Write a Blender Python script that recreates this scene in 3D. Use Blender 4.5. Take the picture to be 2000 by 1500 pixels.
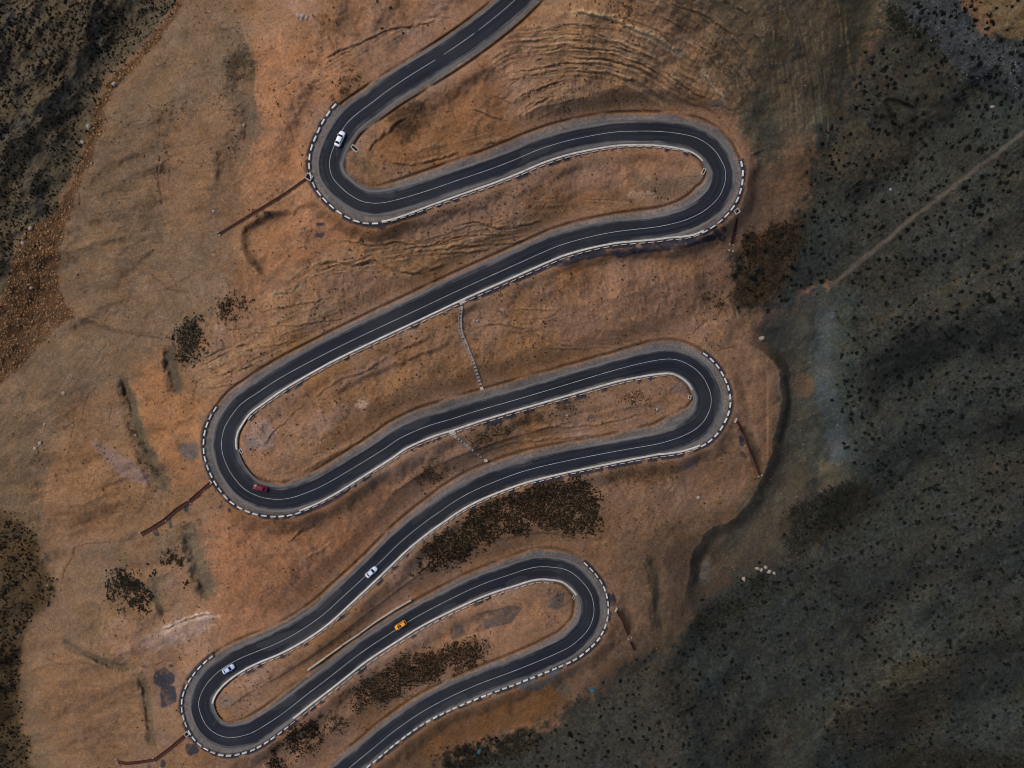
import bpy, bmesh, math, random
import numpy as np
from mathutils import Vector, Matrix

for o in list(bpy.data.objects):
    bpy.data.objects.remove(o)
SC = bpy.context.scene
COL = SC.collection
R = math.radians
rng = np.random.default_rng(7)
random.seed(7)

# ------------------------------------------------------------------ camera
H = 220.0                       # drone height above z = 0
HFOV = R(72.0)
F = 1000.0 / math.tan(HFOV / 2)   # focal length in photo pixels (2000 wide)
cam = bpy.data.cameras.new('camera')
cam.sensor_fit = 'HORIZONTAL'
cam.angle = HFOV
cam.clip_start = 1.0
cam.clip_end = 3000.0
camo = bpy.data.objects.new('camera', cam)
camo.location = (0, 0, H)
camo.rotation_euler = (0, 0, 0)
COL.objects.link(camo)
SC.camera = camo

# ------------------------------------------------------------------ light
SUN_EL, SUN_AZ = R(50), R(-62)     # azimuth measured clockwise from +Y (top of picture)
w = bpy.data.worlds.new('World')
SC.world = w
w.use_nodes = True
nt = w.node_tree
bg = nt.nodes['Background']
sky = nt.nodes.new('ShaderNodeTexSky')
sky.sky_type = 'NISHITA'
sky.sun_disc = False
sky.sun_elevation = SUN_EL
sky.sun_rotation = SUN_AZ
sky.air_density = 1.0
sky.dust_density = 3.0
sky.ozone_density = 1.0
nt.links.new(sky.outputs[0], bg.inputs[0])
bg.inputs[1].default_value = 0.12
sl = bpy.data.lights.new('sun', 'SUN')
sl.energy = 1.8
sl.angle = R(30)
sl.color = (1.0, 0.93, 0.84)
so = bpy.data.objects.new('sun', sl)
d = Vector((math.sin(SUN_AZ) * math.cos(SUN_EL), math.cos(SUN_AZ) * math.cos(SUN_EL), math.sin(SUN_EL)))
so.rotation_euler = d.to_track_quat('Z', 'Y').to_euler()
so.location = d * 300
COL.objects.link(so)
vs = SC.view_settings
vs.view_transform = 'Standard'
vs.look = 'None'
vs.gamma = 1
vs.use_curve_mapping = False
vs.exposure = 0.0
SC.display_settings.display_device = 'sRGB'
SC.cycles.filter_width = 1.0

# ------------------------------------------------------------------ helpers
KALB = 1.0                       # photo tone -> albedo gain


def lin(c, k=None):
    c = np.asarray(c, dtype=np.float32) / 255.0
    l = np.where(c <= 0.04045, c / 12.92, ((c + 0.055) / 1.055) ** 2.4)
    return l * (KALB if k is None else k)


def tag(o, label=None, cat=None, group=None, kind=None):
    if label: o['label'] = label
    if cat: o['category'] = cat
    if group: o['group'] = group
    if kind: o['kind'] = kind
    return o


def link(o, parent=None):
    COL.objects.link(o)
    if parent is not None:
        o.parent = parent
    return o


def empty(name, loc, rot=(0, 0, 0)):
    o = bpy.data.objects.new(name, None)
    o.location = loc
    o.rotation_euler = rot
    o.empty_display_size = 0.3
    return link(o)


def mesh_obj(name, me, mat, parent=None):
    if mat is not None and len(me.materials) == 0:
        me.materials.append(mat)
    return link(bpy.data.objects.new(name, me), parent)


def np_mesh(name, verts, faces, smooth=False):
    """verts (n,3) array, faces (m,k) int array with constant k"""
    verts = np.ascontiguousarray(verts, dtype=np.float32)
    faces = np.ascontiguousarray(faces, dtype=np.int32)
    me = bpy.data.meshes.new(name)
    k = faces.shape[1]
    me.vertices.add(len(verts))
    me.vertices.foreach_set('co', verts.ravel())
    me.loops.add(faces.size)
    me.loops.foreach_set('vertex_index', faces.ravel())
    me.polygons.add(len(faces))
    me.polygons.foreach_set('loop_start', np.arange(0, faces.size, k, dtype=np.int32))
    if smooth:
        me.polygons.foreach_set('use_smooth', np.ones(len(faces), dtype=bool))
    me.update(calc_edges=True)
    return me


def bm_mesh(name, bm, smooth=False):
    me = bpy.data.meshes.new(name)
    bmesh.ops.recalc_face_normals(bm, faces=bm.faces)
    bm.to_mesh(me)
    bm.free()
    if smooth:
        me.polygons.foreach_set('use_smooth', np.ones(len(me.polygons), dtype=bool))
    return me


def box(bm, cx, cy, cz, sx, sy, sz, rot=0.0, bevel=0.0, taper=1.0):
    vs_ = []
    for z in (-1, 1):
        t = taper if z > 0 else 1.0
        for x, y in ((-1, -1), (1, -1), (1, 1), (-1, 1)):
            px, py = x * sx / 2 * t, y * sy / 2 * t
            c, s = math.cos(rot), math.sin(rot)
            vs_.append(bm.verts.new((cx + px * c - py * s, cy + px * s + py * c, cz + z * sz / 2)))
    fs = []
    for q in ((0, 3, 2, 1), (4, 5, 6, 7), (0, 1, 5, 4), (1, 2, 6, 5), (2, 3, 7, 6), (3, 0, 4, 7)):
        fs.append(bm.faces.new([vs_[i] for i in q]))
    if bevel > 0:
        eds = list({e for f in fs for e in f.edges})
        bmesh.ops.bevel(bm, geom=eds, offset=bevel, segments=2, affect='EDGES', profile=0.7)


# ---- materials
def new_mat(name):
    m = bpy.data.materials.new(name)
    m.use_nodes = True
    return m, m.node_tree, m.node_tree.nodes['Principled BSDF']


def simple_mat(name, col, rough=0.8, var=0.15, scale=3.0, metal=0.0, spec=0.3, coat=0.0, bump=0.0, islands=False, second=None):
    m, t, p = new_mat(name)
    N, L = t.nodes, t.links
    tc = N.new('ShaderNodeTexCoord')
    no = N.new('ShaderNodeTexNoise')
    no.inputs['Scale'].default_value = scale
    no.inputs['Detail'].default_value = 6
    no.inputs['Roughness'].default_value = 0.65
    L.new(tc.outputs['Object'], no.inputs['Vector'])
    mr = N.new('ShaderNodeMapRange')
    mr.inputs['From Min'].default_value = 0.3
    mr.inputs['From Max'].default_value = 0.7
    L.new(no.outputs[0], mr.inputs['Value'])
    mix = N.new('ShaderNodeMix')
    mix.data_type = 'RGBA'
    c = np.array(col, dtype=float)
    a = c * (1 - var)
    b = np.array(second, dtype=float) if second is not None else np.minimum(c * (1 + var), 0.95)
    mix.inputs[6].default_value = (*a, 1)
    mix.inputs[7].default_value = (*b, 1)
    L.new(mr.outputs[0], mix.inputs[0])
    out = mix.outputs[2]
    if islands:
        g = N.new('ShaderNodeNewGeometry')
        oi = N.new('ShaderNodeObjectInfo')
        ad = N.new('ShaderNodeMath'); ad.operation = 'ADD'
        L.new(g.outputs['Random Per Island'], ad.inputs[0])
        L.new(oi.outputs['Random'], ad.inputs[1])
        fr = N.new('ShaderNodeMath'); fr.operation = 'FRACT'
        L.new(ad.outputs[0], fr.inputs[0])
        m2 = N.new('ShaderNodeMapRange')
        m2.inputs['To Min'].default_value = 1 - islands
        m2.inputs['To Max'].default_value = 1 + islands
        L.new(fr.outputs[0], m2.inputs['Value'])
        mu = N.new('ShaderNodeVectorMath'); mu.operation = 'SCALE'
        L.new(out, mu.inputs[0]); L.new(m2.outputs[0], mu.inputs['Scale'])
        out = mu.outputs[0]
    L.new(out, p.inputs['Base Color'])
    p.inputs['Roughness'].default_value = rough
    p.inputs['Metallic'].default_value = metal
    p.inputs['Specular IOR Level'].default_value = spec
    if coat:
        p.inputs['Coat Weight'].default_value = coat
        p.inputs['Coat Roughness'].default_value = 0.08
    if bump:
        bp = N.new('ShaderNodeBump')
        bp.inputs['Strength'].default_value = bump
        bp.inputs['Distance'].default_value = 0.05
        L.new(no.outputs[0], bp.inputs['Height'])
        L.new(bp.outputs[0], p.inputs['Normal'])
    return m


# ---- numpy noise
_TAB = rng.random((256, 256)).astype(np.float32)


def vnoise(x, y, seed=0):
    x = x + seed * 17.31
    y = y + seed * 43.77
    xf = np.floor(x); yf = np.floor(y)
    fx = (x - xf).astype(np.float32); fy = (y - yf).astype(np.float32)
    xi = xf.astype(np.int32); yi = yf.astype(np.int32)
    x0 = xi & 255; x1 = (xi + 1) & 255; y0 = yi & 255; y1 = (yi + 1) & 255
    fx = fx * fx * (3 - 2 * fx); fy = fy * fy * (3 - 2 * fy)
    a = _TAB[y0, x0]; b = _TAB[y0, x1]; c = _TAB[y1, x0]; e = _TAB[y1, x1]
    t = a + (b - a) * fx
    u = c + (e - c) * fx
    return t + (u - t) * fy


def fbm(x, y, oct=4, seed=0, gain=0.5):
    s = 0; amp = 1.0; tot = 0
    for i in range(oct):
        s = s + amp * vnoise(x, y, seed + i * 3.1)
        tot += amp
        amp *= gain
        x = x * 2.03; y = y * 2.03
    return s / tot - 0.5        # about -0.5..0.5


def sstep(a, b, x):
    t = np.clip((x - a) / (b - a), 0, 1)
    return t * t * (3 - 2 * t)


def blur(a, n, passes=2):
    if n < 1: return a
    for _ in range(passes):
        for ax in (0, 1):
            p = np.pad(a, [(n + 1, n) if k == ax else (0, 0) for k in (0, 1)], mode='edge').astype(np.float64)
            c = np.cumsum(p, axis=ax)
            if ax == 0:
                a = (c[2 * n + 1:] - c[:-2 * n - 1]) / (2 * n + 1)
            else:
                a = (c[:, 2 * n + 1:] - c[:, :-2 * n - 1]) / (2 * n + 1)
    return a.astype(np.float32)


def catmull(pts, step):
    P = np.array(pts, dtype=float)
    P = np.vstack([2 * P[0] - P[1], P, 2 * P[-1] - P[-2]])
    out = []
    for i in range(1, len(P) - 2):
        p0, p1, p2, p3 = P[i - 1], P[i], P[i + 1], P[i + 2]
        n = max(2, int(np.linalg.norm(p2 - p1) / 1.5))
        t = np.linspace(0, 1, n, endpoint=False)[:, None]
        out.append(0.5 * (2 * p1 + (p2 - p0) * t + (2 * p0 - 5 * p1 + 4 * p2 - p3) * t ** 2 + (3 * p1 - p0 - 3 * p2 + p3) * t ** 3))
    out.append(P[-2][None])
    q = np.vstack(out)
    s = np.concatenate([[0], np.cumsum(np.linalg.norm(np.diff(q, axis=0), axis=1))])
    ss = np.arange(0, s[-1], step)
    return np.stack([np.interp(ss, s, q[:, k]) for k in range(q.shape[1])], axis=1), ss


def world(px, py, h):
    """photo pixel + elevation -> point in the scene"""
    return np.stack([(px - 1000.0) / F * (H - h), (750.0 - py) / F * (H - h), h + 0 * px], axis=-1)


# ------------------------------------------------------------------ road line (photo pixels of the centre marking)
ROAD = [(1120, -130), (1060, -58), (1000, 5), (933, 60), (867, 106), (800, 148), (757, 177), (727, 200), (700, 220), (680, 238),
        (665, 260), (652, 287), (645, 307), (644, 328), (650, 347), (663, 363), (680, 378), (700, 390), (720, 396), (747, 396), (783, 388),
        (833, 373), (900, 350), (950, 333), (1000, 314), (1050, 293), (1100, 277), (1150, 266), (1200, 258), (1250, 256), (1293, 257),
        (1333, 262), (1360, 269), (1380, 280), (1397, 295), (1408, 312), (1416, 330), (1417, 347), (1414, 363), (1405, 383), (1390, 400),
        (1370, 415), (1343, 428), (1317, 436), (1283, 443), (1240, 448), (1200, 453), (1150, 463), (1100, 477), (1067, 490), (1000, 520),
        (900, 565), (800, 612), (700, 659), (633, 692), (567, 727), (533, 747), (500, 769), (483, 780), (467, 793), (450, 815), (438, 837),
        (433, 860), (434, 883), (442, 907), (455, 930), (475, 953), (497, 966), (519, 973), (550, 975), (583, 968), (633, 947), (700, 908),
        (750, 877), (783, 855), (833, 833), (883, 818), (933, 802), (1000, 783), (1067, 763), (1133, 743), (1200, 723), (1250, 710),
        (1293, 702), (1317, 702), (1337, 708), (1357, 720), (1372, 735), (1382, 753), (1388, 770), (1389, 787), (1385, 803), (1375, 822),
        (1360, 837), (1337, 850), (1310, 860), (1280, 868), (1233, 876), (1183, 885), (1117, 898), (1050, 913), (1000, 928), (933, 955),
        (890, 978), (858, 1000), (827, 1022), (783, 1058), (740, 1100), (703, 1135), (667, 1168), (633, 1199), (600, 1223), (567, 1243),
        (533, 1260), (500, 1273), (467, 1287), (433, 1307), (410, 1328), (395, 1350), (388, 1373), (392, 1395), (403, 1417), (420, 1432),
        (443, 1440), (470, 1438), (500, 1427), (550, 1395), (600, 1356), (647, 1320), (705, 1275), (773, 1230), (820, 1201), (900, 1160),
        (950, 1138), (1000, 1121), (1027, 1112), (1053, 1107), (1080, 1108), (1103, 1112), (1123, 1123), (1143, 1143), (1155, 1163),
        (1160, 1187), (1158, 1207), (1150, 1227), (1137, 1243), (1113, 1263), (1083, 1278), (1050, 1292), (1000, 1312), (933, 1337),
        (867, 1367), (817, 1395), (767, 1430), (727, 1463), (682, 1500), (630, 1550), (570, 1620), (510, 1700)]
RP, RS_ = catmull(ROAD, 2.0)
tan = np.gradient(RP, axis=0)
tan /= np.linalg.norm(tan, axis=1)[:, None]
NL = np.stack([tan[:, 1], -tan[:, 0]], axis=1)      # towards the driver's left (picture axes)
NR = len(RP)
RLEN = RS_[-1]
sc_m = 1 / 6.25
Z_ROAD = 25.0 - 57.0 * RS_ / RLEN


def ridx(x, y, lo=0, hi=None):
    d2 = (RP[lo:hi, 0] - x) ** 2 + (RP[lo:hi, 1] - y) ** 2
    return lo + int(np.argmin(d2))


# px, py, asphalt L, shoulder L, asphalt R, shoulder R, kerb offset, barrier offset, barrier on the other side (start of next row)
KEYS = [(1120, -130, 24, 36, 20, 24, 30, 40, 34), (800, 148, 24, 36, 20, 24, 30, 40, 34), (700, 220, 22, 32, 20, 30, 32, 40, 34),
        (644, 328, 21, 27, 20, 34, 36, 39, 34), (720, 396, 21, 29, 21, 37, 38, 41, 34), (783, 388, 19, 32, 20, 31, 33, 37, 34),
        (833, 373, 18, 34, 20, 27, 29, 34, 34), (1100, 277, 16, 35, 17, 25, 27, 32, 33), (1250, 256, 17, 34, 19, 25, 27, 31, 33),
        (1380, 280, 18, 33, 25, 29, 30, 34, 33), (1417, 347, 16, 28, 28, 36, 34, 33, 33), (1390, 400, 18, 30, 24, 42, 34, 35, 33),
        (1343, 428, 20, 31, 19, 36, 33, 37, 33),
        (1300, 440, 19, 22, 18, 33, 25, 30, 33), (1200, 453, 18, 20, 18, 31, 22, 27, 33), (1000, 520, 18, 19, 22, 31, 21, 27, 33),
        (900, 565, 18, 19, 22, 31, 20, 26, 33), (633, 692, 18, 19, 20, 30, 20, 25, 33), (500, 769, 20, 23, 18, 31, 24, 29, 30),
        (450, 815, 23, 26, 16, 30, 27, 33, 33), (433, 860, 25, 28, 15, 28, 28, 34, 34), (473, 948, 24, 28, 18, 33, 32, 36, 36),
        (550, 975, 20, 28, 20, 30, 30, 33, 33), (633, 947, 19, 30, 20, 24, 26, 30, 30), (700, 908, 18, 31, 19, 22, 24, 28, 30),
        (833, 833, 18, 35, 18, 21, 23, 28, 30), (1000, 783, 17, 34, 17, 18, 20, 25, 30), (1200, 723, 17, 30, 19, 21, 23, 28, 33),
        (1293, 702, 17, 34, 23, 26, 28, 32, 36), (1357, 720, 17, 33, 27, 29, 30, 34, 39), (1389, 787, 17, 31, 27, 34, 32, 37, 37),
        (1360, 837, 18, 31, 23, 44, 33, 35, 36), (1320, 857, 18, 24, 20, 42, 27, 31, 36), (1280, 868, 17, 18, 18, 35, 20, 25, 33),
        (1183, 885, 18, 20, 17, 30, 22, 26, 33), (1050, 913, 18, 21, 17, 34, 23, 27, 33), (933, 955, 18, 20, 18, 36, 22, 26, 33),
        (827, 1022, 18, 19, 19, 31, 21, 25, 33), (740, 1100, 18, 18, 20, 28, 20, 25, 33), (600, 1223, 18, 19, 19, 29, 21, 25, 33),
        (500, 1273, 19, 20, 19, 31, 21.5, 26, 30), (433, 1307, 22, 25, 16, 29, 26, 31, 31), (388, 1373, 23, 27, 15, 28, 27, 32, 32),
        (403, 1417, 23, 27, 17, 30, 30, 34, 34), (443, 1440, 22, 26, 19, 31, 30, 35, 34), (500, 1427, 20, 27, 20, 26, 27, 30, 34),
        (558, 1388, 18, 27, 18, 19, 20.5, 26, 33), (705, 1275, 17, 27, 17, 18, 20, 26, 33), (833, 1193, 17, 25, 18, 19, 21, 26, 33),
        (1000, 1121, 16, 28, 20, 22, 24, 29, 33), (1080, 1108, 16, 33, 22, 24, 25, 31, 31), (1143, 1143, 14, 27, 23, 27, 25, 29, 30),
        (1160, 1187, 13, 24, 25, 36, 27, 28, 28), (1137, 1243, 15, 24, 22, 35, 27, 27, 28), (1050, 1292, 18, 22, 18, 30, 24, 25, 28),
        (933, 1337, 19, 21, 19, 28, 23, 25, 28), (817, 1395, 18, 19, 20, 28, 21, 21, 28), (727, 1463, 18, 18, 20, 27, 20, 21, 28),
        (510, 1700, 18, 18, 20, 27, 20, 21, 28)]
kidx = []
lo = 0
for k in KEYS:
    i = ridx(k[0], k[1], lo, min(NR, lo + 700))
    kidx.append(i); lo = i + 1
kv = np.array(KEYS)
kidx = np.array(kidx)
LA, LSH, RA, RSH, KO, BO, BO2 = [np.interp(np.arange(NR), kidx, kv[:, c]) for c in range(2, 9)]

# barrier rows: side (+1 = L, -1 = R), first and last station
I = ridx
ROWS = [(-1, I(686, 232), I(1362, 270)), (1, I(1412, 326), I(462, 799)), (-1, I(452, 812), I(1300, 702)), (1, I(1352, 716), I(452, 1295)),
        (-1, I(436, 1305), I(1085, 1109)), (1, I(1122, 1122), I(630, 1550))]
KERBS = [(-1, I(742, 397), I(1397, 295)), (1, I(1360, 420), I(434, 883)), (-1, I(575, 970), I(1380, 750)), (1, I(1352, 842), I(388, 1373)),
         (-1, I(560, 1387), I(1146, 1148))]
# offset of the barrier from the marking for each side
BOL = np.full(NR, 0.0); BOR = np.full(NR, 0.0)
for n, (sd, a, b) in enumerate(ROWS):
    arr = BOL if sd > 0 else BOR
    arr[a:b + 1] = BO[a:b + 1]
PL = np.maximum(LSH, BOL + 4) + 2
PR = np.maximum(RSH, BOR + 4) + 2

# ------------------------------------------------------------------ terrain grid (finer inside the picture)
def axis(a, b, ext):
    core = np.arange(a, b + 1e-3, 2.0)
    st = 2.0; out = []; v = b
    while v < b + ext:
        st = min(st * 1.16, 45.0); v += st; out.append(v)
    st = 2.0; pre = []; v = a
    while v > a - ext:
        st = min(st * 1.16, 45.0); v -= st; pre.append(v)
    return np.array(pre[::-1] + list(core) + out, dtype=np.float32)


UX = axis(-24, 2024, 1300)
VY = axis(-24, 1524, 1200)
U, V = np.meshgrid(UX, VY)
NX, NY = len(UX), len(VY)

# coarse solve for the lie of the land
CS = 12.0
cx = np.arange(-1400, 3401, CS); cy = np.arange(-1300, 2801, CS)
hc = np.zeros((len(cy), len(cx)), np.float32)
fix = np.zeros_like(hc, dtype=bool)


def put(x, y, z):
    i = int(round((y - cy[0]) / CS)); j = int(round((x - cx[0]) / CS))
    if 0 <= i < len(cy) and 0 <= j < len(cx):
        hc[i, j] = z; fix[i, j] = True


LAND = [  # polylines of (x, y, elevation)
    [(560, -300, 4), (400, -100, 2), (330, 40, -2), (235, 135, -5), (185, 245, -9), (135, 375, -14), (95, 500, -19), (60, 690, -25), (-60, 800, -29), (-400, 1000, -38)],
    [(-60, 960, -33), (60, 1060, -36), (115, 1165, -39), (60, 1235, -42), (40, 1330, -44), (60, 1500, -48), (100, 1800, -55)],
    [(-500, -300, 24), (-200, -100, 14), (0, 60, 4), (90, 100, 0)], [(-500, 300, 10), (-200, 300, 0), (0, 330, -7)],
    [(-500, 1350, -22), (-200, 1300, -30), (0, 1280, -36)],
    [(1745, -300, 18), (1700, 0, 12), (1640, 220, 6), (1590, 400, -2), (1580, 520, -7), (1610, 600, -11), (1615, 700, -15), (1645, 850, -19), (1660, 930, -22)],
    [(1660, 930, -22), (1570, 1010, -26), (1500, 1100, -30), (1370, 1190, -34), (1300, 1275, -37), (1190, 1340, -40), (1080, 1410, -43), (960, 1470, -46), (800, 1600, -52), (700, 1900, -60)],
    [(1535, 720, -15), (1530, 830, -17), (1495, 940, -21), (1420, 1030, -24), (1365, 1100, -27), (1345, 1170, -30)],
    [(2600, -300, 65), (2300, 0, 48), (2000, 200, 28), (1880, 330, 16)], [(2600, 600, 45), (2300, 600, 32), (2000, 700, 12), (1860, 740, 1)],
    [(2600, 1200, 25), (2300, 1200, 12), (2000, 1130, -4), (1850, 1100, -11)], [(2400, 1800, -5), (2000, 1500, -22), (1850, 1330, -20)],
    [(1600, 1800, -45), (1560, 1500, -38), (1500, 1350, -34)], [(2100, 1900, -35), (1900, 1480, -34), (1750, 1470, -37)],
    [(1300, -300, 52), (1300, -100, 42), (1300, 0, 36), (1280, 90, 27)], [(1500, -100, 34), (1480, 60, 26), (1450, 180, 18)], [(1650, -200, 26), (1620, 0, 21), (1580, 140, 15)],
    [(1130, 60, 28), (1100, 140, 20)], [(700, -200, 32), (640, 0, 25), (560, 130, 20)], [(520, 260, 15), (480, 420, 9), (500, 520, 8)],
    [(330, 180, 3), (300, 400, -4), (230, 560, -11)], [(400, 640, 3), (340, 780, -4), (300, 860, -8)], [(180, 800, -18), (150, 950, -22)],
    [(400, 1080, -11), (300, 1230, -22), (220, 1340, -30), (170, 1460, -36)], [(1480, 680, -9), (1490, 800, -11), (1470, 900, -15)],
    [(1250, 1000, -16), (1290, 1120, -22), (1270, 1230, -29)], [(1200, 1330, -36), (1100, 1330, -31)],
]
for pl in LAND:
    q, _ = catmull(pl, 6.0)
    for x, y, z in q: put(x, y, z)
for i in range(0, NR, 3):
    put(RP[i, 0], RP[i, 1], Z_ROAD[i])
# fill start: nearest-ish by repeated normalised blur, then relax
num = np.where(fix, hc, 0).astype(np.float32); den = fix.astype(np.float32)
est = np.zeros_like(hc); got = np.zeros_like(hc)
for r_ in (2, 5, 12, 30, 70, 140):
    n_ = blur(num, r_); d_ = blur(den, r_)
    ok = (got == 0) & (d_ > 1e-6)
    est[ok] = n_[ok] / d_[ok]; got[ok] = 1
hg = np.where(fix, hc, est)
for it in range(700):
    p = np.pad(hg, 1, mode='edge')
    av = 0.25 * (p[:-2, 1:-1] + p[2:, 1:-1] + p[1:-1, :-2] + p[1:-1, 2:])
    hg = np.where(fix, hc, hg + 1.0 * (av - hg))
hg = blur(hg, 1, 3)


def bil(gx0, gy0, st, G, x, y):
    fx = np.clip((x - gx0) / st, 0, G.shape[1] - 1.001); fy = np.clip((y - gy0) / st, 0, G.shape[0] - 1.001)
    j = fx.astype(int); i = fy.astype(int); a = (fx - j).astype(np.float32); b = (fy - i).astype(np.float32)
    return (G[i, j] * (1 - a) + G[i, j + 1] * a) * (1 - b) + (G[i + 1, j] * (1 - a) + G[i + 1, j + 1] * a) * b


Z = bil(cx[0], cy[0], CS, hg, U, V)

# distance to the road: signed offset (L positive) and station
DOFF = np.full(U.shape, 999.0, np.float32); STN = np.zeros(U.shape, np.int32); D2 = np.full(U.shape, 1e9, np.float32)
WIN = 110
for i in range(NR):
    x, y = RP[i]
    j0, j1 = np.searchsorted(UX, (x - WIN, x + WIN)); i0, i1 = np.searchsorted(VY, (y - WIN, y + WIN))
    if j1 <= j0 or i1 <= i0: continue
    dx = U[i0:i1, j0:j1] - x; dy = V[i0:i1, j0:j1] - y
    dd = dx * dx + dy * dy
    sub = D2[i0:i1, j0:j1]
    m = dd < sub
    if not m.any(): continue
    sub[m] = dd[m]
    STN[i0:i1, j0:j1][m] = i
    DOFF[i0:i1, j0:j1][m] = (dx * NL[i, 0] + dy * NL[i, 1])[m]
DIST = np.sqrt(D2)
SIDE = np.sign(DOFF)
DOFF = SIDE * np.minimum(DIST, 999)
edge = np.where(DOFF > 0, PL[STN], PR[STN])            # platform edge
sedge = np.where(DOFF > 0, np.maximum(LSH, BOL - 1)[STN], np.maximum(RSH, BOR - 1)[STN])         # shoulder edge
DE = DIST - edge                                       # distance outside the platform
DS = DIST - sedge
ZR = Z_ROAD[STN].astype(np.float32)

# noise fields in photo pixels
N1 = fbm(U / 170, V / 170, 4, 1)
N2 = fbm(U / 48, V / 48, 4, 2)
N3 = fbm(U / 13, V / 13, 3, 3)
N4 = fbm(U / 5.0, V / 5.0, 2, 4)
WX = U + 16 * fbm(U / 34, V / 34, 4, 5) + 4 * fbm(U / 7, V / 7, 2, 6)
WY = V + 16 * fbm(U / 34, V / 34, 4, 8) + 4 * fbm(U / 7, V / 7, 2, 9)

offroad = sstep(2, 26, DE)
Z = Z + offroad * (3.6 * N1 + 2.3 * N2 + 0.6 * N3 + 0.14 * N4)


def folds(ang, along, across, seed):
    c, s = math.cos(R(ang)), math.sin(R(ang))
    al = U * c + V * s; ac = -U * s + V * c + 60 * N1
    f = fbm(al / along, ac / across, 4, seed)
    return f - 0.6 * np.abs(fbm(al / (along * 0.6), ac / (across * 0.5), 3, seed + 5))


rmask = sstep(1500, 1720, U + 0.42 * (V - 600) + 60 * N1) * sstep(60, 140, DE)
Z = Z + rmask * 11.0 * folds(-38, 420, 210, 131)
rmask2 = np.exp(-((U * 0.62 + V * 0.785 - (1600 * 0.62 + 572 * 0.785)) / 46.0) ** 2) * sstep(1560, 1640, U)
Z = Z - rmask2 * rmask * 0.8 * 11.0 * folds(-38, 420, 210, 131)
lmask = sstep(270, 120, U + 0.75 * (V - 100)) * sstep(700, 500, V)
Z = Z + lmask * 4.5 * folds(122, 300, 90, 133)
fmask = sstep(470, 330, U + 40 * N2) * (1 - lmask) * sstep(40, 90, DE)
Z = Z + fmask * 8.0 * folds(165, 260, 120, 134)
# cut bank rising on the upper side of every traverse, fill bank dropping on the lower side
kerb_side = np.where(DOFF > 0, BOL[STN], BOR[STN]) > 0
bank = np.exp(-((DE - 22) / 20.0) ** 2) * sstep(0, 12, DE)
Z = Z + np.where(kerb_side, -0.15, 0.3) * bank * (0.7 + 2.2 * N2)
ditch = np.exp(-((DS - 4.5) / 2.6) ** 2) * (~kerb_side)
lap = sstep(0, np.where(kerb_side, 30, 52) + 34 * N2, DE)
Z = ZR - 0.08 + (Z - ZR + 0.08) * lap
Z = Z - 0.7 * ditch * (DE > -6) * sstep(-0.35, 0.05, N2 + 0.4 * N1)

# ------------------------------------------------------------------ ground cover painting
C = np.zeros(U.shape + (3,), np.float32)


def win(pts, r):
    p = np.array(pts, dtype=float)
    j0, j1 = np.searchsorted(UX, (p[:, 0].min() - r, p[:, 0].max() + r)); i0, i1 = np.searchsorted(VY, (p[:, 1].min() - r, p[:, 1].max() + r))
    return slice(max(i0, 0), max(i1, i0 + 1)), slice(max(j0, 0), max(j1, j0 + 1))


def ldist(pts, r, warp=1.0):
    """distance and signed distance to a polyline inside its window"""
    sl_ = win(pts, r + 12)
    x = U[sl_] + warp * (WX[sl_] - U[sl_]); y = V[sl_] + warp * (WY[sl_] - V[sl_])
    best = np.full(x.shape, 1e9, np.float32); sg = np.zeros(x.shape, np.float32); tt = np.zeros(x.shape, np.float32)
    p = np.array(pts, dtype=np.float32)
    n = len(p) - 1
    for k in range(n):
        a, b = p[k], p[k + 1]
        e = b - a; L2 = float(e @ e) + 1e-6
        t = np.clip(((x - a[0]) * e[0] + (y - a[1]) * e[1]) / L2, 0, 1)
        dx = x - a[0] - t * e[0]; dy = y - a[1] - t * e[1]
        d2 = dx * dx + dy * dy
        m = d2 < best
        best[m] = d2[m]
        sg[m] = np.sign(e[0] * dy - e[1] * dx)[m]
        tt[m] = (k + t)[m] / n
    return sl_, np.sqrt(best), sg, tt


def poly(pts, soft=3, warp=1.0):
    p = np.array(pts, dtype=np.float32)
    sl_ = win(pts, 20 + soft * 4)
    x = U[sl_] + warp * (WX[sl_] - U[sl_]); y = V[sl_] + warp * (WY[sl_] - V[sl_])
    ins = np.zeros(x.shape, bool)
    n = len(p)
    for k in range(n):
        x1, y1 = p[k]; x2, y2 = p[(k + 1) % n]
        if y1 == y2: continue
        c = ((y1 > y) != (y2 > y)) & (x < (x2 - x1) * (y - y1) / (y2 - y1) + x1)
        ins ^= c
    m = blur(ins.astype(np.float32), soft, 2)
    if soft >= 2:
        e = 4 * m * (1 - m)
        m = np.clip(m + e * (0.55 * N2[sl_] + 0.85 * N3[sl_] + 0.6 * N4[sl_]), 0, 1)
        m = sstep(0.15, 0.85, m)
    return sl_, m


def tint(sl_, m, col, k=1.0):
    mm = np.clip(m * k, 0, 1)[..., None]
    C[sl_] = C[sl_] * (1 - mm) + lin(col) * mm


def area(pts, col, k=1.0, soft=4, warp=1.0, noise=0.0, nf=None):
    sl_, m = poly(pts, soft, warp)
    if noise:
        f = (N2 if nf is None else nf)[sl_]
        m = m * sstep(-noise, noise, f + 0.0)
    tint(sl_, m, col, k)
    return sl_, m


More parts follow.
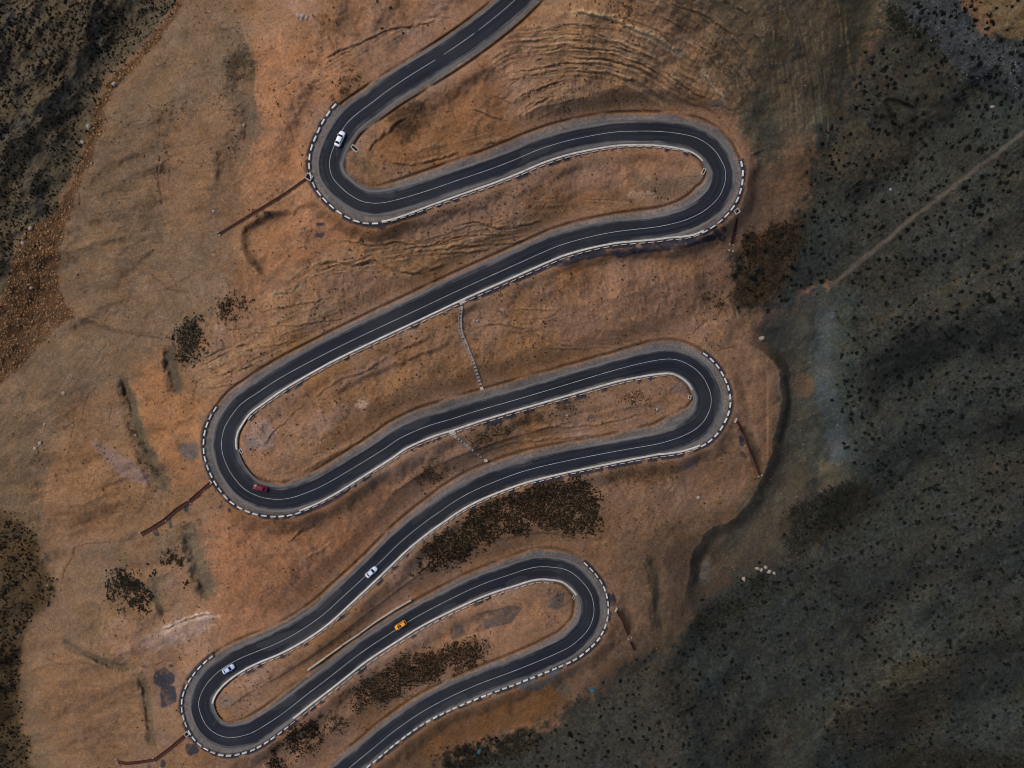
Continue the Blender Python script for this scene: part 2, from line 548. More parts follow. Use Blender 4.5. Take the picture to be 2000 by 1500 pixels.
def band(pts, col, r, k=1.0, warp=0.8, noise=0.0, depth=0.0, taper=0.15):
    q = catmull(pts, 6.0)[0] if len(pts) > 2 else pts
    sl_, dd, sg, tt = ldist(q, r * 1.6, warp)
    dd = dd * (1 + 0.9 * N2[sl_] + 0.5 * N3[sl_])
    end = sstep(0, taper, tt) * sstep(1, 1 - taper, tt)
    m = (1 - sstep(r * 0.35, r * 1.05, dd)) * end
    prof = np.clip(1 - (dd / (r * 1.1)) ** 2, 0, 1) ** 1.5 * end
    if noise: m = m * (1 - noise + noise * sstep(-0.15, 0.15, N3[sl_]))
    if col is not None: tint(sl_, m, col, k)
    if depth: Z[sl_] -= depth * prof * offroad[sl_]
    return sl_, m


# palette, tones of dry ground
ORANGE = (138, 101, 76); OCHRE = (126, 91, 62); PINK = (134, 106, 92); GREY = (103, 86, 71); OLIVE = (86, 76, 58); DARK = (50, 49, 44)
m1 = sstep(-0.22, 0.22, N1)[..., None]; m2 = sstep(-0.2, 0.25, fbm(U / 90, V / 90, 4, 21))[..., None]
C[:] = lin(ORANGE) * (1 - m1) + lin(OCHRE) * m1
C[:] = C * (1 - 0.55 * m2) + lin(PINK) * 0.55 * m2
# whole right flank is a browner soil
rightness = sstep(1050, 1420, U + 0.35 * (V - 750) + 160 * N1)[..., None]
C[:] = C * (1 - 0.75 * rightness) + lin((120, 91, 71)) * 0.75 * rightness
low = sstep(900, 1100, V)[..., None] * sstep(1120, 1300, U + 90 * N1)[..., None]
C[:] = C * (1 - 0.85 * low) + lin((86, 68, 54)) * 0.85 * low
topz = sstep(250, 120, V)[..., None] * sstep(1000, 1100, U)[..., None]
C[:] = C * (1 - 0.6 * topz) + lin((126, 98, 74)) * 0.6 * topz

HILL_R = [(1735, -800), (1730, 0), (1690, 90), (1650, 200), (1605, 260), (1582, 310), (1585, 350), (1560, 420), (1500, 470), (1438, 480), (1425, 560), (1445, 610), (1500, 615),
          (1560, 585), (1600, 560), (1640, 562), (1636, 700), (1634, 800), (1655, 870), (1690, 930), (1640, 945), (1560, 975), (1530, 1060), (1480, 1105), (1400, 1150), (1352, 1195),
          (1342, 1240), (1300, 1272), (1240, 1300), (1180, 1345), (1125, 1372), (1060, 1420), (1000, 1440), (930, 1460), (840, 1500), (700, 1800), (700, 2900), (3600, 2900), (3600, -1400), (1735, -1400)]
HILL_LT = [(-1500, -1400), (480, -1400), (480, -200), (355, -10), (318, 50), (255, 115), (205, 165), (180, 235), (160, 300), (135, 365), (95, 425), (60, 445), (38, 480), (22, 530), (0, 610), (-300, 800), (-1500, 1100)]
HILL_LB = [(-1500, 1000), (-300, 960), (0, 1005), (35, 1012), (62, 1042), (82, 1085), (105, 1140), (112, 1172), (78, 1192), (55, 1240), (40, 1290), (38, 1380), (55, 1440), (62, 1520), (90, 1900), (90, 2900), (-1500, 2900)]
RUBBLE = [(385, -30), (350, 20), (318, 75), (255, 140), (215, 190), (192, 255), (178, 310), (152, 375), (128, 440), (118, 490), (112, 540), (124, 590), (152, 616), (105, 640), (62, 690), (0, 752), (-260, 900), (-260, 740), (0, 600), (14, 545), (40, 470), (55, 445),
          (100, 425), (140, 365), (160, 300), (178, 238), (205, 170), (255, 115), (318, 50), (355, -10)]
# left fans of spoil
area([(385, -20), (345, 35), (262, 140), (212, 200), (190, 260), (152, 380), (116, 490), (110, 540), (124, 592), (150, 612), (230, 642), (330, 652), (400, 640), (432, 600), (440, 500), (372, 460), (340, 300), (372, 170), (480, 150), (470, 60), (420, -20)], GREY, 0.8, 14, 1.4)
area([(105, 640), (150, 614), (200, 640), (330, 655), (300, 715), (245, 735), (180, 765), (125, 790), (108, 850), (88, 915), (72, 1000), (90, 1060), (118, 1150), (60, 1060), (0, 1010), (-300, 960), (-300, 930), (0, 760), (60, 690)], (96, 81, 65), 0.85, 10, 1.2)
area([(-300, 900), (0, 830), (70, 880), (85, 930), (70, 1010), (60, 1050), (0, 1010), (-300, 960)], (82, 73, 55), 0.7, 14)
area([(150, 1068), (235, 1058), (262, 1090), (235, 1120), (190, 1165), (140, 1172), (116, 1150), (122, 1120)], (98, 81, 64), 0.8, 6, 1.2)
area([(105, 1190), (192, 1180), (196, 1225), (175, 1262), (128, 1235), (84, 1240), (66, 1290), (70, 1400), (95, 1450), (120, 1510), (58, 1510), (40, 1380), (42, 1290), (60, 1230)], (98, 81, 64), 0.75, 8, 1.2)
area([(290, 1050), (350, 1020), (400, 1050), (425, 1160), (400, 1190), (360, 1100), (300, 1100)], (96, 82, 68), 0.6, 5)
area([(480, -30), (470, 60), (500, 150), (495, 260), (460, 360), (480, 430), (440, 520), (440, 600), (330, 655), (150, 615), (112, 540), (118, 490), (210, 200), (385, -30)], (102, 83, 67), 0.75, 22, 1.6)
leftish = sstep(520, 300, U + 120 * N1 + 0.1 * (V - 700))[..., None]
C[:] = C * (1 - 0.6 * leftish) + lin((107, 86, 67)) * 0.6 * leftish
# big warm plateaus
for q, c, k in (([(350, 215), (460, 215), (490, 330), (455, 400), (350, 450), (300, 420), (310, 290)], (114, 87, 66), 0.7),
                ([(495, 60), (600, 90), (720, 150), (600, 220), (600, 330), (500, 390), (460, 400), (458, 350), (500, 250)], (146, 103, 74), 0.7),
                ([(470, 440), (560, 400), (640, 400), (720, 450), (850, 440), (620, 500), (540, 540), (490, 520)], (142, 99, 70), 0.7),
                ([(260, 730), (330, 670), (380, 760), (420, 800), (330, 860), (280, 850)], (138, 96, 64), 0.7),
                ([(290, 860), (400, 830), (395, 900), (410, 940), (340, 950), (310, 900)], (140, 97, 66), 0.75),
                ([(100, 880), (180, 850), (300, 950), (280, 1040), (70, 1040), (80, 940)], (120, 88, 62), 0.7),
                ([(430, 980), (520, 1010), (620, 1000), (800, 920), (700, 1080), (500, 1240), (430, 1230), (400, 1100)], (143, 98, 70), 0.75),
                ([(190, 1230), (290, 1200), (430, 1200), (360, 1280), (270, 1290), (200, 1270)], (134, 102, 82), 0.7),
                ([(70, 1300), (180, 1300), (280, 1330), (300, 1460), (220, 1500), (90, 1460)], (112, 84, 62), 0.8),
                ([(1010, 560), (1180, 510), (1420, 480), (1430, 630), (1250, 660), (1060, 600)], (130, 97, 77), 0.8),
                ([(1010, 340), (1330, 300), (1370, 340), (1260, 400), (1000, 390)], (126, 94, 76), 0.5),
                ([(1010, 380), (1240, 370), (1260, 410), (1050, 440)], (112, 76, 44), 0.7),
                ([(1080, 510), (1170, 505), (1180, 560), (1090, 580)], (108, 70, 38), 0.7),
                ([(1000, 1360), (1110, 1330), (1115, 1370), (1060, 1415), (960, 1445), (840, 1480), (780, 1490), (860, 1420)], (118, 79, 44), 0.85),
                ([(720, 280), (800, 215), (960, 130), (1000, 190), (1000, 280), (840, 330), (720, 330)], (126, 84, 50), 0.6),
                ([(560, 800), (760, 690), (900, 640), (910, 760), (760, 820), (600, 920), (520, 900)], (126, 92, 66), 0.6)):
    area(q, c, k, 12, 1.4)
# pinkish and lilac scatters
for q, c, k, s in (([(155, 840), (215, 870), (300, 935), (290, 950), (240, 930), (180, 870)], (112, 94, 92), 0.75, 3),
                   ([(478, 835), (515, 820), (540, 850), (528, 880), (480, 880)], (134, 112, 104), 0.8, 5),
                   ([(270, 1255), (330, 1215), (428, 1200), (430, 1215), (340, 1265), (290, 1270)], (140, 118, 108), 0.8, 4),
                   ([(320, 1222), (365, 1208), (428, 1199), (430, 1206), (370, 1214), (318, 1236)], (178, 152, 138), 0.9, 1),
                   ([(650, 745), (720, 705), (780, 680), (760, 720), (690, 750)], (124, 98, 88), 0.6, 5),
                   ([(560, 860), (640, 800), (720, 770), (700, 800), (620, 860)], (132, 106, 92), 0.5, 6),
                   ([(690, 785), (715, 775), (722, 790), (700, 800)], (158, 132, 112), 0.8, 3),
                   ([(1330, 900), (1370, 890), (1375, 915), (1335, 925)], (104, 86, 86), 0.7, 4),
                   ([(700, 1290), (800, 1230), (900, 1190), (820, 1260), (730, 1310)], (134, 106, 94), 0.6, 4),
                   ([(1230, 340), (1330, 345), (1360, 320), (1375, 350), (1300, 395), (1240, 370)], (100, 84, 68), 0.6, 5),
                   ([(1215, 375), (1270, 372), (1285, 382), (1240, 392)], (160, 130, 108), 0.7, 2),
                   ([(1190, 370), (1310, 390), (1290, 405), (1180, 410)], (104, 80, 60), 0.5, 4),
                   ([(1310, 745), (1345, 755), (1340, 775), (1310, 770)], (98, 82, 80), 0.7, 3),
                   ([(420, 635), (438, 625), (440, 645), (425, 652)], (162, 130, 112), 0.9, 1)):
    area(q, c, k, s, 1.0)
# pale scuffed streaks on cut faces
for q in ([(1090, 545), (1130, 530), (1150, 580), (1160, 600), (1130, 590), (1110, 570)], [(1170, 590), (1190, 600), (1195, 630), (1180, 625)], [(1100, 410), (1190, 405), (1180, 425), (1090, 425)]):
    area(q, (150, 112, 80), 0.5, 3, 1.8, 0.12, N3)
# top-right olive slopes
area([(1330, -400), (1735, -400), (1730, 0), (1690, 90), (1650, 205), (1600, 262), (1500, 300), (1460, 260), (1410, 160), (1380, 60)], (88, 77, 62), 0.85, 16, 1.5)
area([(1640, -200), (1740, -200), (1730, 0), (1690, 90), (1655, 200), (1630, 120), (1640, 30)], (62, 58, 46), 0.8, 7, 1.4)
area([(1560, 180), (1640, 110), (1660, 150), (1600, 210)], (58, 55, 46), 0.6, 6)
area([(1540, 255), (1640, 180), (1655, 210), (1590, 270)], (94, 86, 66), 0.7, 6)
area([(1440, 215), (1500, 150), (1530, 250), (1520, 320), (1470, 320)], (66, 64, 54), 0.8, 10, 1.5)
area([(1375, 200), (1420, 200), (1430, 215), (1380, 215)], (80, 84, 82), 0.5, 4)
area([(1500, 330), (1590, 280), (1580, 350), (1540, 420), (1480, 460), (1460, 430), (1480, 380)], (98, 76, 60), 0.6, 8)
# dark scrubby hillsides; the right one's soil colour also holds some vignetting
band([(1600, 262), (1582, 330), (1560, 420), (1500, 470)], (92, 72, 54), 34, 0.6, 1.0, 0.2)
band([(1640, 945), (1560, 975), (1530, 1060), (1480, 1105), (1400, 1150), (1352, 1195), (1342, 1240), (1300, 1272), (1240, 1300), (1180, 1345), (1125, 1372)], (74, 60, 47), 42, 0.75, 1.0, 0.2)
sR, mR = area(HILL_R, DARK, 0.96, 15, 1.6)
sLT, mLT = area(HILL_LT, (94, 80, 62), 0.96, 7, 1.3)
sLB, mLB = area(HILL_LB, (70, 57, 40), 0.95, 7, 1.4)
NV = fbm(U / 120, V / 120, 5, 31); NW = fbm(U / 75, V / 75, 4, 37)
a_ = sstep(0.02, 0.22, NV[sR]) * mR
tint(sR, a_, (48, 53, 50), 0.5)                        # blue-grey ground
a_ = sstep(0.02, 0.2, -NV[sR]) * mR
tint(sR, a_, (60, 52, 42), 0.5)                        # browner
a_ = sstep(0.05, 0.25, NW[sR]) * mR
tint(sR, a_, (56, 57, 52), 0.5)
a_ = sstep(0.0, 0.2, NW[sLT]) * mLT
tint(sLT, a_, (84, 75, 60), 0.5)
a_ = sstep(0.0, 0.2, NW[sLB]) * mLB
tint(sLB, a_, (76, 58, 36), 0.6)
for q, c, k, s in (([(1440, 470), (1510, 440), (1575, 420), (1560, 500), (1510, 590), (1450, 600), (1430, 560)], (86, 60, 38), 0.75, 6),
                   ([(1535, 980), (1640, 945), (1700, 950), (1740, 990), (1600, 1060), (1540, 1100), (1525, 1060)], (42, 38, 33), 0.8, 4),
                   ([(1750, 1290), (1900, 1250), (1830, 1430), (1640, 1470), (1620, 1400), (1730, 1340)], (62, 50, 37), 0.9, 12),
                   ([(1700, 1500), (1780, 1460), (1860, 1450), (2000, 1480), (2000, 1560), (1700, 1560)], (40, 36, 31), 0.8, 4),
                   ([(1345, 1215), (1420, 1165), (1500, 1120), (1520, 1180), (1440, 1280), (1370, 1260)], (46, 43, 38), 0.6, 8),
                   ([(1180, 1345), (1300, 1285), (1340, 1400), (1330, 1520), (900, 1520), (1080, 1420)], (64, 56, 48), 0.7, 8),
                   ([(1260, 1280), (1330, 1280), (1350, 1420), (1330, 1480), (1290, 1400)], (62, 54, 44), 0.6, 6),
                   ([(1640, 100), (1740, 20), (1850, 150), (1800, 330), (1700, 300), (1600, 300)], (60, 52, 42), 0.6, 10),
                   ([(1640, 240), (1760, 270), (1780, 320), (1680, 360), (1600, 340)], (72, 58, 44), 0.6, 8),
                   ([(1740, -80), (1860, -80), (1900, 20), (1960, 90), (2060, 130), (2060, 220), (1900, 170), (1830, 90), (1770, 40)], (58, 58, 60), 0.8, 5),
                   ([(1870, -60), (2300, -60), (2300, 100), (2010, 80), (1940, 66), (1895, 25)], (104, 80, 56), 0.9, 3),
                   ([(1855, -60), (1885, -60), (1945, 66), (1960, 78), (1930, 74), (1880, 20)], (110, 78, 54), 0.8, 3),
                   ([(1480, 640), (1580, 580), (1600, 556), (1668, 556), (1670, 700), (1668, 800), (1690, 870), (1706, 934), (1600, 960), (1530, 1000), (1498, 915), (1526, 830), (1526, 720), (1490, 670)], (58, 60, 54), 0.97, 10),
                   ([(1550, 730), (1580, 730), (1590, 770), (1550, 780)], (96, 70, 50), 0.7, 4),
                   ([(1500, 900), (1560, 880), (1590, 960), (1540, 1100), (1420, 1140), (1370, 1080), (1420, 1030)], (68, 60, 50), 0.92, 10),
                   ([(1590, 900), (1660, 910), (1665, 945), (1600, 950)], (92, 82, 64), 0.7, 4),
                   ([(1500, 600), (1600, 570), (1640, 620), (1540, 700), (1480, 660)], (64, 62, 57), 0.7, 6)):
    area(q, c, k, s, 1.3)
hl0 = np.zeros(U.shape, np.float32); hl0[sR] = mR; hl0[sLT] = np.maximum(hl0[sLT], mLT); hl0[sLB] = np.maximum(hl0[sLB], mLB)
# ravine of bluish wash
band([(1600, 575), (1613, 600), (1612, 640), (1604, 690), (1610, 740), (1614, 780), (1628, 820), (1640, 865), (1655, 905), (1675, 930)], (66, 72, 74), 32, 0.9, 0.8, 0.15, 1.2)
band([(1612, 840), (1630, 870), (1640, 895)], (80, 80, 88), 14, 0.6, 1.0, 0.3)
band([(1475, 655), (1500, 652), (1520, 660), (1545, 690)], (46, 53, 56), 20, 0.6, 1.0, 0.3)
# left: bluish washes through the scrub
band([(180, -40), (188, 60), (178, 115), (140, 170), (90, 215), (40, 245), (-20, 290), (-80, 340)], (84, 77, 68), 17, 0.9, 1.0, 0.3, 0.8)
band([(25, 0), (20, 40), (5, 70)], (58, 62, 64), 14, 0.6, 1.0, 0.4)
band([(75, 370), (85, 410), (80, 450)], (70, 62, 58), 14, 0.7, 1.0, 0.3)
sRu, mRu = area(RUBBLE, (74, 52, 34), 0.9, 3, 1.2)
area([(0, 700), (62, 640), (105, 600), (150, 612), (105, 640), (62, 690), (0, 752)], (82, 62, 44), 0.5, 4)
band([(345, 500), (300, 470)], None, 5)

# ---- broad ridges (+) and valleys (-) of the hillsides
def swell(pts, amp, w_):
    q, _ = catmull(pts, 12.0)
    sl_, dd, sg, tt = ldist(q, w_ * 2.6, 0.35)
    dd = dd * (1 + 0.5 * N1[sl_])
    amp = amp * (0.8 if q[:, 0].mean() > 1200 else 0.5)
    Z[sl_] += amp * np.exp(-(dd / w_) ** 2) * sstep(0, 0.15, tt) * sstep(1, 0.85, tt) * sstep(10, 70, DE[sl_])


for q, a_, w_ in (([(2080, 1200), (1900, 1245), (1760, 1330), (1640, 1410), (1540, 1530)], 9, 52), ([(1250, 1300), (1310, 1380), (1340, 1460), (1360, 1540)], 6, 46), ([(1330, 1230), (1430, 1290), (1500, 1360), (1510, 1440), (1480, 1540)], -8, 50),
                  ([(1600, 1070), (1700, 985), (1800, 925), (1920, 890), (2060, 850)], -7, 50), ([(1560, 1150), (1700, 1090), (1850, 1050), (2050, 1000)], 7, 60), ([(1660, 690), (1780, 640), (1900, 600), (2060, 560)], 6, 48), ([(1680, 790), (1800, 740), (1920, 700), (2060, 690)], -6, 46),
                  ([(1640, 440), (1740, 360), (1850, 270), (1980, 150)], -5, 42), ([(1680, 1540), (1780, 1440), (1900, 1380), (2060, 1340)], -8, 50),
                  ([(190, -40), (180, 70), (140, 170), (50, 240), (-60, 320)], 5, 34), ([(330, -40), (260, 40), (190, 110), (120, 230), (60, 330), (0, 400)], -4, 40), ([(120, 240), (70, 330), (50, 420)], 4, 30),
                  ([(330, 60), (280, 200), (230, 330), (200, 450)], 4, 60), ([(240, 560), (300, 480), (330, 380), (330, 260)], -3, 34), ([(420, 230), (410, 330), (380, 420)], 4, 44), ([(180, 660), (120, 720), (60, 800)], 4, 50), ([(170, 860), (180, 940), (200, 1020)], 4, 50),
                  ([(130, 1310), (140, 1380), (180, 1450)], 4, 56), ([(600, 1040), (540, 1120), (480, 1190)], 3.5, 60), ([(590, 120), (560, 220), (540, 320)], 4, 44), ([(1180, 560), (1290, 560), (1390, 540)], 2.5, 40)):
    swell(q, a_, w_)

# ---- terrace rims: the ground breaks off sharply on one side (side = +1: low ground lies to the right of the drawn direction)
def rim(pts, side, drop, w_, fade, scarp=(70, 60, 49), floor=(92, 80, 66), k=0.8, kf=0.7):
    w_ = w_ * 1.7; drop *= 0.85; k *= 0.8
    q, _ = catmull(pts, 6.0)
    sl_, dd, sg, tt = ldist(q, fade + 6, 0.9)
    s = dd * sg * side + 2.5 * N3[sl_] + 1.2 * N4[sl_]
    end = sstep(0, 0.12, tt) * sstep(1, 0.88, tt)
    low = sstep(-1.0, w_, s) * (1 - sstep(fade * 0.35, fade, s)) * end * offroad[sl_]
    Z[sl_] -= drop * low
    tint(sl_, sstep(-1.5, 1.0, s) * (1 - sstep(w_ * 0.8, fade, s)) * end * (0.75 + 0.9 * N3[sl_]), floor, kf)
    tint(sl_, sstep(-1.2, 0.8, s) * (1 - sstep(w_ * 0.5, w_ * 1.2, s)) * end * (0.8 + 0.9 * N3[sl_]), scarp, k)
    lip = np.exp(-((s + 2.2) / 2.0) ** 2) * end
    tint(sl_, lip * (0.6 + 1.0 * N3[sl_]), (150, 116, 88), 0.35)


rim([(1440, 668), (1485, 684), (1515, 712), (1526, 760), (1524, 810), (1510, 862), (1492, 920), (1470, 968), (1428, 1012), (1376, 1042), (1352, 1085), (1342, 1140), (1340, 1200)], -1, 3.0, 15, 85, (56, 51, 44), (61, 58, 51), 0.9, 0.85)  # dark scarp colour paints in shade on the right-facing bank
rim([(462, 30), (478, 80), (496, 140), (499, 200), (497, 250), (484, 300), (462, 338), (458, 370), (466, 402)], 1, 1.8, 8, 60, (80, 69, 57), (98, 81, 66), 0.55, 0.6)
rim([(566, 405), (500, 428), (472, 452), (474, 490), (494, 518), (524, 548)], -1, 2.2, 10, 50, (76, 62, 50), (100, 80, 62), 0.6, 0.6)
rim([(252, 722), (256, 755), (268, 800), (278, 850), (292, 890), (312, 930), (336, 978)], 1, 2.2, 9, 34, (66, 59, 49), (86, 75, 62), 0.8, 0.7)
rim([(338, 672), (342, 710), (350, 742), (354, 778)], 1, 1.8, 9, 30, (70, 63, 53), (88, 78, 66), 0.75, 0.7)
rim([(372, 1010), (388, 1050), (396, 1092), (410, 1132), (432, 1178)], 1, 1.6, 8, 40, (82, 72, 60), (96, 84, 71), 0.6, 0.8)
rim([(330, 1118), (305, 1130), (298, 1160), (306, 1190), (320, 1215)], -1, 1.6, 8, 30, (80, 70, 57), (94, 82, 67), 0.6, 0.7)
rim([(276, 1306), (288, 1350), (296, 1400), (306, 1448), (316, 1470)], 1, 1.2, 6, 22, (74, 62, 50), (92, 77, 61), 0.7, 0.7)
rim([(120, 1250), (155, 1274), (190, 1296), (230, 1310), (270, 1308)], -1, 1.2, 6, 22, (76, 64, 52), (94, 79, 64), 0.7, 0.6)
rim([(190, 1172), (196, 1210), (178, 1258)], 1, 1.0, 5, 26, (82, 70, 57), (97, 81, 66), 0.5, 0.6)
rim([(232, 640), (280, 650), (330, 656)], -1, 0.9, 4, 24, (80, 66, 53), (94, 79, 64), 0.5, 0.4)
rim([(150, 615), (200, 634), (260, 648), (330, 656)], 1, 1.0, 5, 26, (72, 56, 44), (95, 80, 65), 0.6, 0.4)
rim([(112, 880), (96, 930), (88, 990), (78, 1040)], 1, 0.9, 5, 30, (88, 75, 60), (88, 77, 62), 0.4, 0.6)
rim([(640, 770), (700, 735), (780, 705), (860, 672), (890, 650)], 1, 0.9, 6, 30, (98, 74, 56), (122, 92, 70), 0.4, 0.4)
rim([(470, 1085), (520, 1040), (570, 1022), (640, 1010)], -1, 1.0, 7, 34, (104, 76, 56), (132, 96, 70), 0.35, 0.3)
rim([(1255, 1080), (1272, 1130), (1275, 1190), (1284, 1240)], -1, 1.4, 8, 34, (66, 58, 46), (80, 68, 53), 0.6, 0.6)
# ---- gullies and washes
for pts, col, r, k, dep in (
        ([(247, 727), (247, 753), (260, 783), (267, 817), (277, 853), (290, 883), (310, 920), (330, 957), (337, 977)], (78, 70, 58), 11, 0.85, 1.6),
        ([(327, 680), (333, 713), (347, 740), (353, 777)], (82, 73, 60), 13, 0.85, 1.2),
        ([(370, 1033), (377, 1067), (390, 1110), (410, 1143), (420, 1173)], (96, 84, 70), 22, 0.9, 1.2),
        ([(117, 1247), (150, 1270), (187, 1287), (227, 1303), (263, 1307)], (84, 73, 60), 9, 0.8, 1.4),
        ([(277, 1313), (287, 1350), (293, 1400), (300, 1443), (307, 1463)], (88, 74, 58), 12, 0.85, 1.4),
        ([(1538, 720), (1542, 783), (1536, 830), (1522, 880)], (50, 46, 40), 9, 0.7, 1.0),  # foot of the right-facing bank, its shade put into the colour
        
        ([(1385, 1083), (1378, 1112), (1368, 1137)], (106, 98, 88), 8, 0.8, -0.4),
        ([(1265, 1085), (1280, 1133), (1284, 1180), (1280, 1215), (1292, 1235)], (74, 66, 52), 13, 0.7, 1.0),
        ([(1440, 835), (1462, 850), (1476, 880), (1484, 925)], (70, 62, 50), 11, 0.75, 0.8),
        ([(1212, 1188), (1228, 1210), (1236, 1240)], (70, 60, 48), 10, 0.75, 0.8),
        ([(690, 295), (705, 320), (735, 335), (700, 332)], (96, 82, 60), 9, 0.6, 0.4),
        ([(420, 170), (450, 185), (480, 200), (497, 240), (488, 300)], (88, 78, 66), 18, 0.6, 0.8),
        ([(430, 50), (440, 120), (460, 150)], (96, 84, 66), 16, 0.5, 0.5),
        ([(1800, 220), (1735, 195), (1745, 240), (1762, 285), (1768, 305)], (40, 36, 30), 6, 0.8, 0.8),
        ([(310, 1110), (300, 1150), (305, 1190)], (92, 82, 66), 12, 0.8, 0.8)):
    band(pts, col, r, k, 0.6, 0.25, dep)

# ---- beds of rock cropping out along the cuts: a lip with a groove under it
def ledge(pts, wd=3.0, amp=0.7, pale=(150, 116, 88), k=0.45, groove=1.0, warp=0.8, keep=0.0):
    q, _ = catmull(pts, 6.0)
    wd = wd * 0.75
    sl_, dd, sg, tt = ldist(q, 14 + wd, warp)
    s = dd * sg + 3.0 * N3[sl_] + 1.6 * N4[sl_]
    gap = sstep(-0.22, 0.08, 0.8 * N2[sl_] + 0.9 * N3[sl_] + 0.06 + keep) * sstep(0, 0.14, tt) * sstep(1, 0.86, tt)
    ex = sstep(0, 10, DE[sl_])
    up = np.exp(-((s + wd) / wd) ** 2) * gap
    gr = np.exp(-((s - wd * 0.3) / (0.45 * wd + 0.5)) ** 2) * gap
    Z[sl_] += 0.5 * (amp * up - 0.9 * amp * groove * gr) * ex
    tint(sl_, up * (0.7 + 1.6 * N4[sl_]) * ex, pale, k)
    tint(sl_, gr * ex, (84, 60, 42), 0.62 * groove)


def strata(pts, lo_, hi_, amp=0.5, k=0.5, per=3.4, along=60.0, seed=110, pale=(158, 126, 96), dark=(90, 64, 44), thr=0.0):
    """thin beds running parallel to a reference line, weathered to broken lips"""
    q, _ = catmull(pts, 8.0)
    sl_, dd, sg, tt = ldist(q, max(abs(lo_), abs(hi_)) + 4, 0.35)
    ln = float(np.sum(np.linalg.norm(np.diff(q, axis=0), axis=1)))
    s = dd * sg; a_ = tt * ln
    along *= 1.9; amp *= 0.7
    f = fbm(a_ / along, s / per, 3, seed, 0.6)
    g = sstep(lo_, lo_ + 14, s) * sstep(hi_, hi_ - 14, s) * sstep(0, 0.08, tt) * sstep(1, 0.92, tt) * sstep(2, 14, DE[sl_])
    g = g * sstep(-0.32, 0.0, N2[sl_] + 0.6 * N1[sl_] + thr)
    Z[sl_] += amp * f * g * 2
    tint(sl_, sstep(0.03, 0.20, f) * g, pale, min(1.0, k * 1.35))
    tint(sl_, sstep(0.05, 0.22, -f) * g, dark, k * 0.8)


def T(ox, oy, pts):
    return [(ox + x / 3.0, oy + y / 3.0) for x, y in pts]


A0 = (1000, 0)
strata([(960, 150), (1000, 123), (1050, 117), (1133, 113), (1173, 115), (1217, 125), (1260, 143), (1310, 172), (1380, 205)], -75, 50, 0.55, 0.55, 3.2, 70, 111, thr=0.12)
strata([(1180, -20), (1280, 30), (1360, 80), (1420, 140), (1470, 210)], -70, 40, 0.5, 0.4, 4.2, 80, 112, (132, 104, 76), (84, 62, 44))
strata([(1000, 215), (1030, 195), (1080, 172), (1130, 160)], -20, 30, 0.5, 0.5, 3.2, 50, 113)
strata([(1520, -10), (1545, 80), (1565, 170), (1575, 260)], -60, 60, 0.5, 0.4, 5.0, 90, 114, (100, 90, 68), (62, 54, 40))
strata([(620, 520), (700, 505), (790, 490), (870, 478), (950, 462), (1050, 445)], -26, 30, 0.5, 0.55, 3.4, 60, 115, thr=0.1)
strata([(380, 735), (450, 700), (520, 665), (600, 630), (680, 595)], -34, 60, 0.4, 0.4, 3.6, 60, 116, (146, 118, 90), (96, 70, 50))
strata([(500, 585), (560, 560), (620, 525), (690, 520), (760, 520), (830, 535)], -20, 26, 0.45, 0.4, 3.4, 60, 117)
strata([(1010, 640), (1080, 640), (1160, 660), (1250, 665)], -30, 24, 0.35, 0.35, 3.6, 60, 118, (130, 98, 76), (84, 60, 42))
strata([(600, 160), (680, 120), (780, 60), (880, 10)], -26, 20, 0.4, 0.35, 3.6, 50, 119)
strata([(560, 900), (650, 880), (740, 840), (830, 800), (930, 770)], -16, 14, 0.35, 0.35, 3.2, 60, 120)
strata([(1000, 400), (1100, 395), (1200, 400), (1290, 395)], -20, 26, 0.4, 0.4, 3.4, 60, 121, (146, 112, 84), (84, 58, 36))
strata([(730, 300), (800, 310), (900, 290), (990, 265)], -30, 20, 0.35, 0.35, 3.4, 60, 122)
strata([(900, 870), (980, 850), (1080, 840), (1200, 825), (1290, 800)], -14, 18, 0.3, 0.35, 3.4, 60, 123, (128, 96, 72), (84, 58, 40))
strata([(80, 900), (90, 960), (80, 1030)], -20, 200, 0.25, 0.25, 3.6, 60, 124, (134, 102, 78), (96, 70, 50))
ledge(T(*A0, [(320, 70), (480, 85), (560, 105), (640, 140), (720, 180), (800, 215), (880, 255), (950, 300), (1040, 345)]), 6, 1.3, (170, 140, 108), 0.95, 0.8)
ledge(T(*A0, [(1095, 395), (1150, 480), (1200, 540), (1270, 620)]), 5, 1.0, (156, 136, 108), 0.9, 0.6)
for q in ([(200, 170), (330, 140), (450, 150), (520, 200), (620, 255), (740, 290)], [(60, 260), (200, 220), (330, 200), (470, 210), (600, 260), (700, 310)],
          [(60, 330), (180, 300), (300, 280), (420, 280), (540, 300), (680, 320)], [(0, 370), (150, 350), (260, 335), (400, 340), (520, 345), (650, 375), (780, 430), (900, 510)],
          [(0, 440), (150, 400), (280, 375), (420, 370), (520, 375)], [(0, 480), (200, 420), (300, 405), (430, 400)], [(560, 420), (650, 460), (740, 495), (830, 540)],
          [(0, 600), (100, 545), (180, 520), (250, 490), (340, 480)], [(830, 390), (940, 460), (1050, 540), (1180, 600)], [(700, 350), (830, 420), (960, 510), (1080, 580)],
          [(660, 20), (750, 85), (860, 150)], [(880, 110), (1000, 170), (1060, 200)], [(920, 20), (1100, 80), (1250, 170), (1330, 220)], [(120, 610), (150, 600), (230, 575)],
          [(0, 690), (60, 660)], [(1150, 330), (1230, 420)], [(-120, 560), (0, 600), (80, 570)], [(-250, 640), (-100, 690), (0, 700)], [(500, 230), (600, 280), (720, 300)],
          [(1460, 30), (1500, 130), (1530, 260)]):
    ledge(T(*A0, q), 2.4 + random.random() * 1.2, 0.75)
